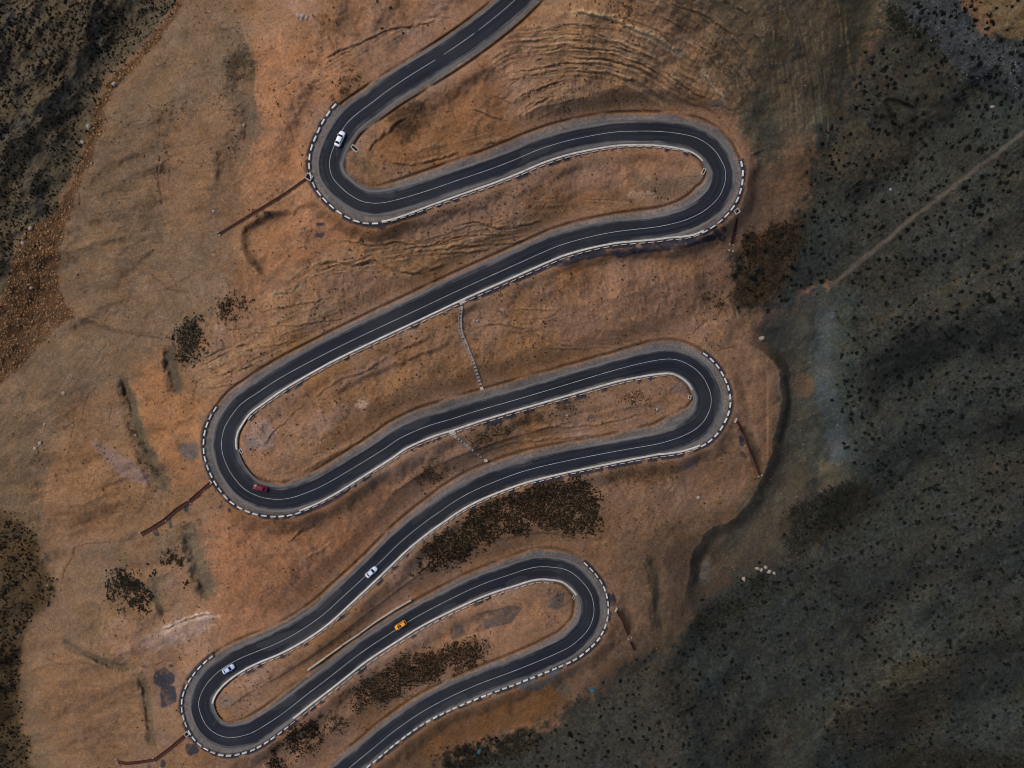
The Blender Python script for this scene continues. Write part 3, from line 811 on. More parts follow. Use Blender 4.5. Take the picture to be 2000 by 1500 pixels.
def beds(ref, offs, wd, amp, pale, k, seed, keep=0.16):
    r_ = np.random.default_rng(seed)
    q, _ = catmull(ref, 10.0)
    tn = np.gradient(q, axis=0); tn /= np.linalg.norm(tn, axis=1)[:, None]
    nn = np.stack([-tn[:, 1], tn[:, 0]], axis=1)
    for o in offs:
        a_, b_ = r_.uniform(0, 0.35), r_.uniform(0.7, 1.0)
        i0, i1 = int(a_ * len(q)), max(int(b_ * len(q)), int(a_ * len(q)) + 4)
        oo = o + r_.normal(0, 2.6) + 4.0 * np.cumsum(r_.normal(0, 0.25, len(q)))
        p = (q + nn * oo[:, None])[i0:i1:2]
        if len(p) > 2: ledge([tuple(v) for v in p], wd * r_.uniform(0.7, 1.3), 0.62 * amp * r_.uniform(0.5, 1.4), pale, k * r_.uniform(0.5, 1.2), 0.55, 0.6, keep - 0.04)


beds([(950, 160), (1000, 123), (1050, 112), (1110, 108), (1173, 113), (1217, 125), (1260, 143), (1310, 172), (1370, 205), (1405, 222)], [-80, -62, -49, -36, -26, -14, -5, 8, 22, 38], 2.2, 0.55, (156, 126, 97), 0.6, 5)
beds([(1180, -24), (1260, 8), (1330, 50), (1390, 104), (1436, 170), (1470, 250)], [-60, -38, -14, 8, 32], 2.4, 0.55, (130, 106, 80), 0.55, 6)
beds([(1512, -20), (1540, 80), (1556, 170), (1560, 250), (1540, 330)], [-40, -8, 26, 60], 2.6, 0.5, (98, 88, 68), 0.55, 7)
beds([(640, 505), (700, 502), (790, 494), (870, 482), (950, 464), (1050, 440)], [-22, -13, -4, 6, 15, 24], 2.4, 0.6, (152, 120, 90), 0.6, 8)
beds([(380, 735), (450, 700), (520, 665), (600, 630), (690, 590)], [-28, -16, -6, 8, 22, 38, 54], 2.2, 0.45, (142, 114, 88), 0.5, 9)
beds([(1010, 250), (1050, 225), (1110, 210), (1200, 200)], [-26, -14, -4, 6], 2.2, 0.4, (140, 110, 84), 0.4, 10)
ledge(T(*A0, [(1060, 240), (1160, 300), (1240, 380), (1300, 440), (1340, 560)]), 2.6, 0.7, (140, 122, 92), 0.6)
ledge(T(*A0, [(1230, 0), (1350, 80), (1420, 190), (1500, 310)]), 3.4, 0.8, (118, 100, 72), 0.5)
for q in ([(120, 60), (135, 120), (150, 180)], [(180, 220), (205, 330), (215, 460), (220, 560)], [(10, 250), (28, 400), (35, 540), (42, 700)], [(440, 0), (445, 150), (470, 300), (500, 480)], [(395, 0), (410, 120), (440, 280)], [(60, 0), (70, 120), (110, 240), (130, 400)]):
    ledge(T(1500, 0, q), 2.6, 0.6, (104, 92, 68), 0.5)
for q in ([(900, 1450), (1100, 1410), (1300, 1385), (1500, 1370)], [(420, 1440), (560, 1410), (700, 1440), (860, 1420), (1000, 1440)], [(1150, 1330), (1300, 1310), (1420, 1340), (1500, 1330), (1700, 1290)], [(860, 1480), (1100, 1455), (1300, 1440), (1500, 1420), (1700, 1370)], [(930, 1495), (1200, 1480), (1400, 1465)]):
    ledge(T(500, 0, q), 3.0, 0.9, (150, 112, 76), 0.6)
B0 = (500, 500)
ledge(T(*B0, [(230, 110), (320, 60), (430, 40), (560, 50), (700, 40), (760, 60), (870, 90), (960, 100), (1100, 60), (1150, 40)]), 5, 1.5, (146, 116, 84), 0.7)
ledge(T(*B0, [(80, 220), (180, 220), (250, 185), (268, 150)]), 5, 1.2, (136, 116, 88), 0.8)
for q in ([(0, 325), (200, 290), (350, 260), (480, 235)], [(0, 410), (200, 405), (400, 385), (550, 350)], [(0, 450), (150, 460), (300, 490)], [(0, 530), (150, 520), (260, 500)], [(560, 50), (700, 20), (860, -10), (1000, -40)], [(300, 90), (460, 60), (600, 20), (760, -20), (950, -60)]):
    ledge(T(*B0, q), 2.6, 0.6)
for q in ([(1170, 650), (1300, 590), (1400, 560), (1500, 530)], [(1100, 740), (1250, 720), (1400, 670), (1500, 640)], [(1180, 600), (1330, 545), (1500, 500)], [(1330, 430), (1420, 420), (1500, 425)], [(1150, 780), (1300, 770), (1450, 720)]):
    ledge(T(0, 500, q), 2.8, 0.65, (142, 112, 82), 0.55)
for q, r, k, c in ((T(*A0, [(320, 70), (480, 85), (560, 105), (640, 140), (720, 180), (800, 215), (880, 255), (950, 300), (1040, 345)]), 7.5, 0.9, (168, 140, 110)),
                   (T(*A0, [(1095, 395), (1150, 480), (1200, 540), (1270, 620)]), 6.5, 0.85, (146, 130, 106)), (T(*A0, [(1060, 240), (1160, 300), (1240, 380), (1300, 440), (1340, 560)]), 2.6, 0.6, (140, 122, 94)),
                   (T(*B0, [(230, 110), (320, 60), (430, 40), (560, 50)]), 5.5, 0.7, (146, 116, 88)), (T(*B0, [(80, 220), (180, 220), (250, 185), (268, 150)]), 5, 0.75, (140, 122, 98)),
                   (T(500, 0, [(840, 1480), (1000, 1450), (1200, 1425), (1400, 1400), (1500, 1390)]), 2.6, 0.6, (150, 116, 84)), (T(0, 500, [(1170, 655), (1300, 595), (1400, 560)]), 2.6, 0.7, (150, 122, 94)),
                   (T(*A0, [(0, 375), (150, 355), (260, 340), (400, 345), (520, 350)]), 3, 0.5, (150, 118, 90)), (T(*A0, [(60, 260), (200, 220), (330, 200), (470, 210)]), 2.4, 0.45, (150, 122, 92))):
    band(q, c, r, k, 0.5, 0.45, 0.0, 0.06)
# inner benches below roads
for q in ([(500, 1420 - 500), (700, 850)],):
    pass
ledge([(505, 905), (530, 925), (600, 915), (700, 870), (760, 840), (850, 800), (930, 775)], 5, 0.8, (136, 100, 74), 0.4, 0.6)
ledge([(600, 790), (660, 745), (720, 720), (790, 680), (860, 655)], 4, 0.7, (134, 100, 72), 0.4, 0.8)
ledge([(520, 870), (560, 815), (600, 790)], 3, 0.6, (130, 96, 70), 0.4, 0.8)
ledge([(930, 640), (970, 632), (1020, 640), (1060, 660), (1140, 680)], 3, 0.6)
ledge([(1000, 645), (1050, 655), (1060, 675), (1140, 682), (1170, 680)], 3, 0.6)
ledge([(1000, 605), (1095, 606)], 2.5, 0.5)
ledge([(1000, 840), (1080, 835), (1180, 830), (1260, 810)], 3, 0.6)
ledge([(900, 900), (980, 870), (1060, 860), (1180, 850)], 4, 0.6)
ledge([(560, 1060), (610, 1030), (640, 1035)], 4, 0.8, (150, 104, 72), 0.3)
ledge([(600, 1090), (650, 1060), (660, 1075)], 4, 0.5, (158, 120, 88), 0.5, 0.3)
ledge([(318, 1232), (365, 1210), (428, 1199)], 4, 2.0, (186, 160, 146), 0.9, 0.6)
ledge([(740, 310), (800, 322), (900, 300), (1000, 270)], 4, 0.7, (132, 94, 60), 0.4)
ledge([(720, 300), (750, 265), (800, 225)], 5, 1.0, (142, 106, 74), 0.5)
ledge([(870, 1090), (1000, 1050), (1100, 1045), (1130, 1065)], 4, 0.7, (120, 88, 64), 0.4)
ledge([(720, 1440), (780, 1390), (850, 1330)], 4, 0.6, (122, 88, 60), 0.4)
ledge([(620, 120), (690, 90), (760, 60), (860, 40)], 4, 0.7)
ledge([(610, 20), (640, 60), (660, 120)], 4, 0.7, (130, 92, 62), 0.4)

# ---- cracks and rills cut by water, dark tints painting in the shade inside
def crack(pts, r=2.0, dep=0.6, col=(70, 52, 40), k=0.6):
    q, _ = catmull(pts, 5.0)
    sl_, dd, sg, tt = ldist(q, r + 6, 0.9)
    dd = dd * (1 + 1.0 * N3[sl_]) + 0.8 * np.abs(N4[sl_])
    m = (1 - sstep(r * 0.2, r * 1.1, dd)) * (0.15 + 0.85 * sstep(-0.12, 0.12, N3[sl_] + 0.5 * N2[sl_])) * sstep(0, 12, DE[sl_]) * sstep(0, 0.08, tt) * sstep(1, 0.92, tt)
    Z[sl_] -= 0.7 * dep * m
    tint(sl_, m, col, k)


for q in ([(1010, 690), (960, 830), (990, 950), (1000, 1100), (1020, 1200), (1000, 1350), (1005, 1490)], [(940, 720), (920, 900), (940, 1080), (960, 1200), (945, 1350), (955, 1500)], [(880, 1090), (920, 1200), (900, 1290), (940, 1420)],
          [(890, 330), (1000, 350), (1150, 375), (1230, 385)], [(1060, 650), (1200, 640), (1330, 650), (1430, 660)]):
    crack(T(0, 0, q), 1.9, 0.45, (80, 60, 46), 0.6)
for q, r in (([(840, 40), (930, 150), (1000, 200), (1060, 200), (1120, 290)], 1.8), ([(480, 345), (580, 380), (660, 420), (740, 435), (880, 450), (1000, 455)], 3.0), ([(560, 760), (500, 850), (480, 950), (475, 1020)], 1.8),
             ([(430, 930), (425, 1080), (400, 1150), (420, 1280), (410, 1400)], 1.8), ([(330, 1250), (340, 1350)], 1.6), ([(940, 0), (1000, 120), (1040, 200)], 1.6)):
    crack(T(0, 500, q), r, 0.6, (76, 54, 40), 0.65)
for q, r in (([(355, 410), (380, 330), (420, 260), (450, 195), (560, 180), (700, 170), (790, 145)], 2.2), ([(220, 810), (350, 840), (480, 880), (600, 930), (680, 950)], 1.8), ([(250, 830), (380, 900), (520, 890)], 1.5)):
    crack(T(0, 1000, q), r, 0.6)
crack([(1428, 500), (1430, 540), (1432, 600), (1440, 640)], 2.2, 0.7, (58, 40, 30))
crack([(1383, 690), (1400, 686), (1420, 680), (1445, 675)], 2.6, 0.6, (70, 58, 46))
crack([(1435, 395), (1445, 370), (1452, 340)], 3.0, 0.6, (52, 46, 42))
crack([(1152, 1095), (1180, 1120), (1195, 1150), (1202, 1178)], 2.4, 0.6, (60, 54, 46))
crack([(630, 395), (560, 420), (500, 440), (460, 470)], 7, 0.5, (104, 70, 48), 0.7)
crack([(410, 800), (360, 825), (320, 838), (280, 850)], 6, 0.5, (98, 68, 46), 0.7)
crack([(360, 1286), (310, 1297), (270, 1302)], 3, 0.5, (74, 54, 42), 0.8)
crack([(1340, 200), (1400, 230), (1450, 290), (1475, 330), (1468, 400)], 5, 0.3, (96, 66, 48), 0.6)
# fine rills running down the cut faces and spoil fans
def streaks(pts, ang, amp, col, k, stretch=60.0, width=3.2, seed=50):
    amp *= 0.8; k *= 0.95; width *= 0.55; stretch *= 0.5
    sl_, m = poly(pts, 12, 1.2)
    x, y = WX[sl_], WY[sl_]
    c, s = math.cos(R(ang)), math.sin(R(ang))
    al = x * c + y * s; ac = -x * s + y * c
    f = fbm(al / stretch, ac / width, 3, seed)
    Z[sl_] += amp * f * m * offroad[sl_]
    tint(sl_, sstep(0.0, 0.28, f) * m * sstep(0, 8, DE[sl_]), col, k)
    tint(sl_, sstep(0.0, 0.28, -f) * m * sstep(0, 8, DE[sl_]), (150, 112, 82) if sum(col) > 180 else (84, 80, 72), k * 0.5)


streaks([(1080, 130), (1330, 150), (1400, 210), (1330, 215), (1200, 215), (1010, 260), (1010, 200)], 88, 0.5, (96, 70, 52), 0.45, 50, 3.0, 51)
streaks([(1080, 0), (1420, 0), (1500, 200), (1440, 215), (1300, 110), (1180, 40)], 112, 0.4, (92, 68, 46), 0.35, 40, 3.0, 52)
streaks([(1500, 0), (1650, 0), (1640, 200), (1540, 270), (1510, 150)], 86, 0.5, (64, 58, 44), 0.5, 60, 4.0, 53)
streaks([(500, 120), (620, 180), (600, 340), (500, 380)], 60, 0.4, (120, 82, 56), 0.35, 50, 3.5, 54)
streaks([(220, 200), (330, 180), (330, 600), (150, 600), (130, 450)], 172, 0.35, (86, 70, 56), 0.4, 60, 3.2, 55)
streaks([(330, 220), (480, 220), (470, 400), (340, 470)], 176, 0.35, (104, 78, 58), 0.4, 60, 3.2, 56)
streaks([(520, 540), (820, 530), (900, 520), (560, 700), (430, 760), (360, 700), (430, 640)], 78, 0.4, (104, 76, 54), 0.4, 40, 3.0, 57)
streaks([(0, 780), (100, 660), (300, 670), (130, 780), (80, 920), (0, 980)], 130, 0.3, (80, 68, 54), 0.4, 60, 3.5, 58)
streaks([(80, 880), (300, 950), (270, 1040), (70, 1040)], 175, 0.3, (100, 74, 52), 0.4, 60, 3.0, 59)
streaks([(70, 1300), (280, 1330), (300, 1460), (90, 1490)], 178, 0.3, (104, 78, 56), 0.4, 60, 3.2, 60)
streaks([(1010, 540), (1420, 490), (1430, 630), (1060, 620)], 80, 0.5, (98, 68, 48), 0.45, 45, 3.5, 61)
streaks([(560, 1020), (800, 930), (700, 1080), (500, 1240), (420, 1150)], 50, 0.4, (118, 82, 58), 0.4, 50, 4, 62)
streaks([(1640, 300), (2024, 250), (2024, 800), (1660, 800)], 140, 0.25, (44, 44, 40), 0.25, 70, 5, 63)
streaks([(1600, 960), (2024, 850), (2024, 1500), (1500, 1500), (1400, 1300)], 165, 0.2, (42, 42, 39), 0.22, 70, 5, 64)
streaks([(1700, 1280), (1900, 1240), (1830, 1440), (1600, 1480)], 172, 0.5, (40, 34, 27), 0.6, 50, 3.5, 65)
streaks([(0, 0), (300, 0), (160, 250), (60, 440), (0, 500)], 120, 0.4, (44, 42, 36), 0.5, 40, 5, 66)

THICK = [  # polygon, count, size range, kind
    ([(925, 972), (1000, 955), (1090, 945), (1155, 938), (1162, 990), (1172, 1040), (1130, 1048), (1060, 1030), (1000, 1040), (930, 1075), (860, 1110), (795, 1118), (840, 1060), (900, 1010)], 1500, 0.3, 0.62, 'b'),
    ([(650, 1375), (720, 1320), (800, 1280), (850, 1270), (920, 1255), (960, 1262), (960, 1290), (900, 1310), (830, 1340), (760, 1370), (690, 1395)], 1000, 0.22, 0.5, 'b'),
    ([(500, 1500), (560, 1440), (620, 1400), (635, 1410), (600, 1450), (560, 1500)], 420, 0.22, 0.45, 'b'),
    ([(640, 1395), (690, 1400), (640, 1440), (600, 1490), (570, 1490), (600, 1450)], 130, 0.22, 0.4, 'b'),
    ([(840, 1490), (900, 1460), (960, 1450), (1020, 1435), (1060, 1425), (1050, 1450), (960, 1480), (900, 1510)], 500, 0.25, 0.5, 'b'),
    ([(200, 1150), (235, 1105), (250, 1095), (280, 1130), (288, 1170), (280, 1200), (240, 1180)], 330, 0.3, 0.6, 'g'),
    ([(315, 1085), (345, 1070), (355, 1110), (330, 1120)], 90, 0.25, 0.5, 'b'), ([(345, 1125), (370, 1130), (375, 1150), (350, 1150)], 60, 0.25, 0.45, 'b'), ([(280, 1115), (320, 1110), (300, 1140)], 30, 0.2, 0.4, 'b'),
    ([(335, 665), (360, 630), (398, 618), (402, 650), (385, 690), (365, 710), (345, 705), (332, 690)], 190, 0.28, 0.6, 'g'),
    ([(425, 600), (460, 585), (500, 578), (505, 595), (465, 610), (440, 630)], 90, 0.22, 0.5, 'b'), ([(410, 640), (425, 640), (420, 665), (410, 660)], 14, 0.2, 0.4, 'b'),
    ([(1440, 470), (1510, 440), (1575, 420), (1560, 500), (1510, 590), (1450, 600), (1430, 560)], 500, 0.2, 0.45, 'b'),
    ([(1540, 985), (1640, 950), (1700, 950), (1730, 985), (1600, 1050), (1540, 1095), (1528, 1060)], 600, 0.25, 0.5, 'g'),
    ([(1350, 1215), (1420, 1165), (1500, 1120), (1520, 1140), (1440, 1200), (1370, 1260)], 260, 0.25, 0.55, 'g'),
    ([(1400, 1155), (1500, 1118), (1500, 1140), (1420, 1165)], 130, 0.25, 0.5, 'g'),
    ([(1700, 1495), (1800, 1465), (1900, 1470), (2010, 1470), (2010, 1520), (1700, 1520)], 420, 0.3, 0.7, 'g'),
    ([(1730, 0), (1790, 60), (1850, 90), (1830, 110), (1770, 70), (1725, 40)], 130, 0.25, 0.5, 'g'),
    ([(1160, 920), (1330, 905), (1340, 930), (1180, 945)], 220, 0.15, 0.3, 'o'), ([(800, 930), (870, 900), (900, 910), (830, 945)], 40, 0.2, 0.4, 'b'),
    ([(900, 860), (960, 830), (1000, 815), (1000, 840), (930, 880)], 90, 0.15, 0.35, 'b'), ([(1200, 770), (1280, 760), (1260, 785), (1200, 790)], 70, 0.15, 0.3, 'o'),
    ([(780, 200), (850, 190), (840, 240), (800, 290), (760, 260)], 90, 0.12, 0.3, 'b'), ([(1370, 560), (1420, 560), (1420, 620), (1380, 610)], 30, 0.2, 0.4, 'b'),
    ([(560, 230), (600, 210), (640, 190), (700, 150), (720, 140), (700, 170), (620, 215)], 40, 0.15, 0.3, 'b'), ([(440, 110), (490, 100), (490, 160), (450, 160)], 40, 0.15, 0.35, 'b'),
    ([(1000, 800), (1060, 790), (1150, 765), (1140, 785), (1050, 825), (1000, 835)], 60, 0.15, 0.35, 'b'), ([(240, 820), (270, 850), (300, 920), (320, 980), (300, 940), (260, 870)], 60, 0.12, 0.3, 'b'),
    ([(640, 1000), (660, 1000), (650, 1020)], 4, 0.2, 0.3, 'b')]
for q, n_, s0, s1, kd in THICK:
    area(q, {'b': (56, 45, 33), 'g': (54, 49, 40), 'o': (104, 76, 52)}[kd], 0.8, 9, 1.8, 0.3, N3 + 0.5 * N2 + 0.12)

rr = np.random.default_rng(77)
nc = 0
while nc < 170:
    x, y = rr.uniform(40, 1500), rr.uniform(10, 1490)
    j, i = int(np.searchsorted(UX, x)), int(np.searchsorted(VY, y))
    if DE[i, j] < 14 or hl0[i, j] > 0.3: continue
    ln = rr.uniform(14, 60); a0 = rr.normal(R(-22), 0.35) if (x > 470 or rr.random() < 0.4) else rr.normal(R(80), 0.3)
    pts = [(x, y)]
    for _ in range(5):
        a0 += rr.normal(0, 0.22); x += math.cos(a0) * ln / 5; y += math.sin(a0) * ln / 5; pts.append((x, y))
    crack(pts, rr.uniform(1.1, 2.2), 0.45, ((84, 62, 46), (70, 54, 42), (150, 120, 94))[int(rr.integers(0, 3))], rr.uniform(0.3, 0.65)); nc += 1

# ---- paths and tracks worn pale
PATH = [(2040, 222), (2000, 256), (1930, 312), (1860, 366), (1800, 412), (1740, 462), (1680, 512), (1630, 552), (1600, 572)]
for q, c in (([(2024, 490), (1940, 520), (1860, 555), (1790, 590), (1720, 625), (1650, 665)], (78, 66, 50)), ([(1640, 1385), (1600, 1430), (1560, 1480), (1540, 1510)], (72, 68, 58)),
             ([(1850, 1290), (1800, 1310), (1770, 1330)], (74, 64, 46)), ([(1720, 1360), (1735, 1320), (1730, 1290)], (84, 78, 66)), ([(1900, 1220), (1870, 1250), (1850, 1290)], (74, 72, 62)),
             ([(1580, 1100), (1600, 1060), (1640, 1030)], (80, 66, 48)), ([(1960, 1080), (2024, 1060)], (70, 68, 58)), ([(1640, 690), (1660, 665)], (70, 58, 46))):
    band(q, c, 7, 0.6, 0.8, 0.5)

# ---- shoulders of grey grit beside the asphalt
o_ = DS + 5 * N3 + 4 * N2
m = 1 - sstep(-3, 3.5, o_)
far = DIST > 108
m[far] = 0
sh = lin((94, 90, 87))[None, None] * np.ones_like(C)
pk = sstep(-0.15, 0.2, N2 + 0.4 * N1)[..., None]
sh = sh * (1 - 0.6 * pk) + lin((112, 103, 98)) * 0.6 * pk
# dirty wheel streaks along the shoulder
SX = STN.astype(np.float32) * 2.0
st = fbm(SX / 160, DOFF / 3.0, 3, 71)
sh = sh * (1 + 0.5 * st[..., None])
SHM = m.astype(np.float32)
mm = (0.92 * m)[..., None]
C[:] = C * (1 - mm) + sh * mm
# darker brown earth along the ditch
dm = ditch * sstep(-0.3, 0.1, N2 + 0.3 * N3) * (~far)
tint((slice(None), slice(None)), dm, (52, 40, 32), 0.75)

# ---- bitumen run-off under the guard blocks, with shape of its own
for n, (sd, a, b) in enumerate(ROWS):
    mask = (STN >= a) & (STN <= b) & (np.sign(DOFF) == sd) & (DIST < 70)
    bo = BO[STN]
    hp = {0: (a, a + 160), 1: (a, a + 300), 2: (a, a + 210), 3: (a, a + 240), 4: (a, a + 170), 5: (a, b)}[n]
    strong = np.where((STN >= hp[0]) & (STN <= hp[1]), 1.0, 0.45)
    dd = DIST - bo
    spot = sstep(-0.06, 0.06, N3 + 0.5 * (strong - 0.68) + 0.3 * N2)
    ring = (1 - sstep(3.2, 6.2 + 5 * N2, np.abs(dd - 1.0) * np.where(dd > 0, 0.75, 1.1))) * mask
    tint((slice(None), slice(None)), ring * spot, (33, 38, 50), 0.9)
BIT = [  # dark spills: polygons
    [(1090, 512), (1130, 498), (1200, 487), (1300, 478), (1378, 462), (1400, 458), (1400, 468), (1340, 484), (1290, 490), (1240, 494), (1212, 503), (1200, 497), (1170, 500), (1130, 510), (1100, 520), (1082, 521)],
    [(1392, 446), (1408, 470), (1416, 472), (1418, 462), (1408, 452), (1400, 440)], [(1411, 441), (1420, 442), (1417, 456), (1412, 452)],
    [(735, 440), (752, 440), (750, 448), (737, 446)], [(517, 415), (530, 413), (530, 424), (518, 426)], [(616, 433), (635, 432), (634, 438), (618, 439)], [(614, 455), (634, 452), (632, 464), (616, 463)],
    [(298, 1038), (306, 1030), (312, 1044), (304, 1046)], [(328, 1012), (334, 1010), (337, 1030), (330, 1033)], [(358, 985), (370, 984), (366, 1003), (360, 998)],
    [(424, 992), (436, 985), (430, 996)], [(442, 996), (450, 990), (450, 1002)],
    [(302, 1312), (320, 1303), (332, 1312), (342, 1318), (340, 1335), (326, 1340), (312, 1342), (300, 1330)], [(328, 1298), (340, 1298), (338, 1304), (328, 1304)], [(316, 1340), (342, 1340), (344, 1370), (316, 1385), (312, 1360)],
    [(365, 1455), (385, 1453), (390, 1470), (372, 1477), (363, 1468)], [(316, 1482), (324, 1486), (322, 1500), (314, 1496)], [(286, 1492), (294, 1492), (294, 1500), (286, 1500)],
    [(880, 1225), (930, 1200), (1000, 1182), (1022, 1188), (1000, 1215), (950, 1228), (880, 1248)], [(1070, 1150), (1100, 1150), (1122, 1170), (1090, 1190), (1070, 1185)],
    [(1444, 852), (1452, 852), (1456, 870), (1446, 870)], [(1446, 878), (1452, 880), (1460, 896), (1448, 892)], [(1186, 1160), (1200, 1162), (1202, 1180), (1190, 1182)],
    [(1000, 1330), (1050, 1318), (1095, 1305), (1085, 1330), (1050, 1350), (1010, 1345)],
    [(940, 822), (990, 808), (1000, 815), (960, 832)], [(810, 870), (840, 858), (842, 866), (815, 876)], [(1150, 905), (1200, 900), (1200, 908), (1150, 915)],
]
for n, q in enumerate(BIT):
    c = (40, 45, 58) if n not in (18, 19, 23) else ((60, 59, 62) if n < 20 else (84, 88, 94))
    sl_, m = poly(q, 1, 0.45)
    m = sstep(0.2, 0.6, m) * (0.6 + 0.4 * sstep(-0.2, 0.05, N3[sl_] + 0.4 * N4[sl_])) * sstep(-12, 0, DE[sl_])
    if n in (18, 19, 23):
        m = m * sstep(-0.30, 0.06, N2[sl_] + 0.9 * N3[sl_] + 0.5 * N4[sl_])
    tint(sl_, m, c, 0.92 if n not in (18, 19, 23) else 0.75)
# round grey puddle bed and pale concrete wash
area([(348, 872), (360, 865), (378, 866), (390, 878), (388, 892), (374, 902), (358, 898), (349, 886)], (84, 82, 82), 0.8, 1, 0.4)
area([(390, 812), (398, 812), (398, 820), (390, 820)], (88, 78, 72), 0.7, 1, 0.3)
area([(478, 858), (500, 856), (504, 872), (484, 882)], (96, 90, 92), 0.7, 2, 0.6)
area([(425, 1360), (450, 1358), (455, 1380), (430, 1388)], (100, 92, 88), 0.7, 3, 0.8)
area([(1080, 1335), (1105, 1325), (1120, 1350), (1100, 1365)], (100, 94, 80), 0.7, 3, 0.8)
area([(1180, 1290), (1110, 1330), (1120, 1310)], (96, 70, 50), 0.4, 4)

# small tone mottling of the soil
N5 = fbm(U / 2.3, V / 2.3, 1, 12)
soil = (1 + 0.24 * N2 + 0.26 * N3 + 0.34 * N4 + 0.42 * N5)[..., None]
C *= soil
hue = fbm(U / 22, V / 22, 3, 81)[..., None]
C[..., 0:1] *= 1 + 0.14 * hue
C[..., 2:3] *= 1 - 0.30 * hue
bareg0 = np.ones(U.shape, np.float32); bareg0[sR] -= mR; bareg0[sLT] -= mLT
bareg0 *= 1 - SHM
tone = fbm(U / 30, V / 30, 3, 141)[..., None]; tone2 = fbm(U / 85, V / 85, 3, 142)[..., None]
C *= 1 + 0.38 * tone + 0.30 * tone2
C[..., 2] *= 1 - 0.07 * (1 - SHM)
lum = C.mean(axis=2, keepdims=True)
C = (lum + (C - lum) * 0.96) * (1 + 0.07 * np.clip(bareg0, 0, 1)[..., None])
hl = np.zeros(U.shape, np.float32); hl[sR] = mR; hl[sLT] = np.maximum(hl[sLT], 0.25 * mLT)
hl = hl[..., None]
fine = (0.5 * N4 + 0.35 * N5)[..., None]
C = C * (1 + hl * (np.array([0.86, 0.98, 1.06], np.float32) * (1 + 0.9 * fine) - 1))
bareg = np.ones(U.shape, np.float32); bareg[sR] -= 1.0 * mR; bareg[sLT] -= mLT
C = C * (1 + 0.10 * np.clip(bareg, 0, 1)[..., None])
pq, _ = catmull(PATH, 6.0)
psl, pdd, psg, ptt = ldist(pq, 12, 0.55)
tint(psl, (1 - sstep(1.6, 6.0 + 5 * N2[psl], pdd)) * (0.85 + 0.7 * N3[psl]) * sstep(1.0, 0.92, ptt), (88, 81, 71), 0.92)
C = np.clip(C, 0.004, 0.8)

# keep the bench under the road clear
core = DIST < (np.where(DOFF > 0, LSH[STN], RSH[STN]) + 1)
Z = np.where(core, ZR - 0.08, Z).astype(np.float32)

P3 = world(U.astype(np.float64), V.astype(np.float64), Z.astype(np.float64))
idx = np.arange(NX * NY, dtype=np.int32).reshape(NY, NX)
quads = np.stack([idx[1:, :-1], idx[1:, 1:], idx[:-1, 1:], idx[:-1, :-1]], axis=-1).reshape(-1, 4)
me = np_mesh('ground', P3.reshape(-1, 3), quads, smooth=True)
ca = me.attributes.new('soil', 'FLOAT_COLOR', 'POINT')
rgba = np.ones((NX * NY, 4), np.float32); rgba[:, :3] = C.reshape(-1, 3)
ca.data.foreach_set('color', rgba.ravel())


def hgt(px, py):
    """elevation of the finished ground at a photo pixel"""
    px = np.asarray(px, dtype=float); py = np.asarray(py, dtype=float)
    j = np.clip(np.searchsorted(UX, px) - 1, 0, NX - 2); i = np.clip(np.searchsorted(VY, py) - 1, 0, NY - 2)
    a = np.clip((px - UX[j]) / (UX[j + 1] - UX[j]), 0, 1); b = np.clip((py - VY[i]) / (VY[i + 1] - VY[i]), 0, 1)
    return (Z[i, j] * (1 - a) + Z[i, j + 1] * a) * (1 - b) + (Z[i + 1, j] * (1 - a) + Z[i + 1, j + 1] * a) * b


def at(px, py, dz=0.0):
    h = float(hgt(px, py))
    p = world(np.float64(px), np.float64(py), np.float64(h))
    return Vector((float(p[0]), float(p[1]), float(p[2]) + dz))


gm, t, p = new_mat('dry_soil')
Nn, L = t.nodes, t.links
at_ = Nn.new('ShaderNodeAttribute'); at_.attribute_name = 'soil'
tc = Nn.new('ShaderNodeTexCoord')
n1 = Nn.new('ShaderNodeTexNoise'); n1.inputs['Scale'].default_value = 1.7; n1.inputs['Detail'].default_value = 8; n1.inputs['Roughness'].default_value = 0.75
L.new(tc.outputs['Object'], n1.inputs['Vector'])
mr = Nn.new('ShaderNodeMapRange'); mr.inputs['From Min'].default_value = 0.3; mr.inputs['From Max'].default_value = 0.7; mr.inputs['To Min'].default_value = 0.63; mr.inputs['To Max'].default_value = 1.36
L.new(n1.outputs[0], mr.inputs['Value'])
sc_ = Nn.new('ShaderNodeVectorMath'); sc_.operation = 'SCALE'
L.new(at_.outputs['Color'], sc_.inputs[0]); L.new(mr.outputs[0], sc_.inputs['Scale'])
L.new(sc_.outputs[0], p.inputs['Base Color'])
p.inputs['Roughness'].default_value = 1.0
p.inputs['Specular IOR Level'].default_value = 0.1
n2 = Nn.new('ShaderNodeTexNoise'); n2.inputs['Scale'].default_value = 2.2; n2.inputs['Detail'].default_value = 8; n2.inputs['Roughness'].default_value = 0.8
L.new(tc.outputs['Object'], n2.inputs['Vector'])
bp = Nn.new('ShaderNodeBump'); bp.inputs['Strength'].default_value = 0.9; bp.inputs['Distance'].default_value = 0.25
L.new(n2.outputs[0], bp.inputs['Height']); L.new(bp.outputs[0], p.inputs['Normal'])
tag(mesh_obj('ground', me, gm), kind='structure')

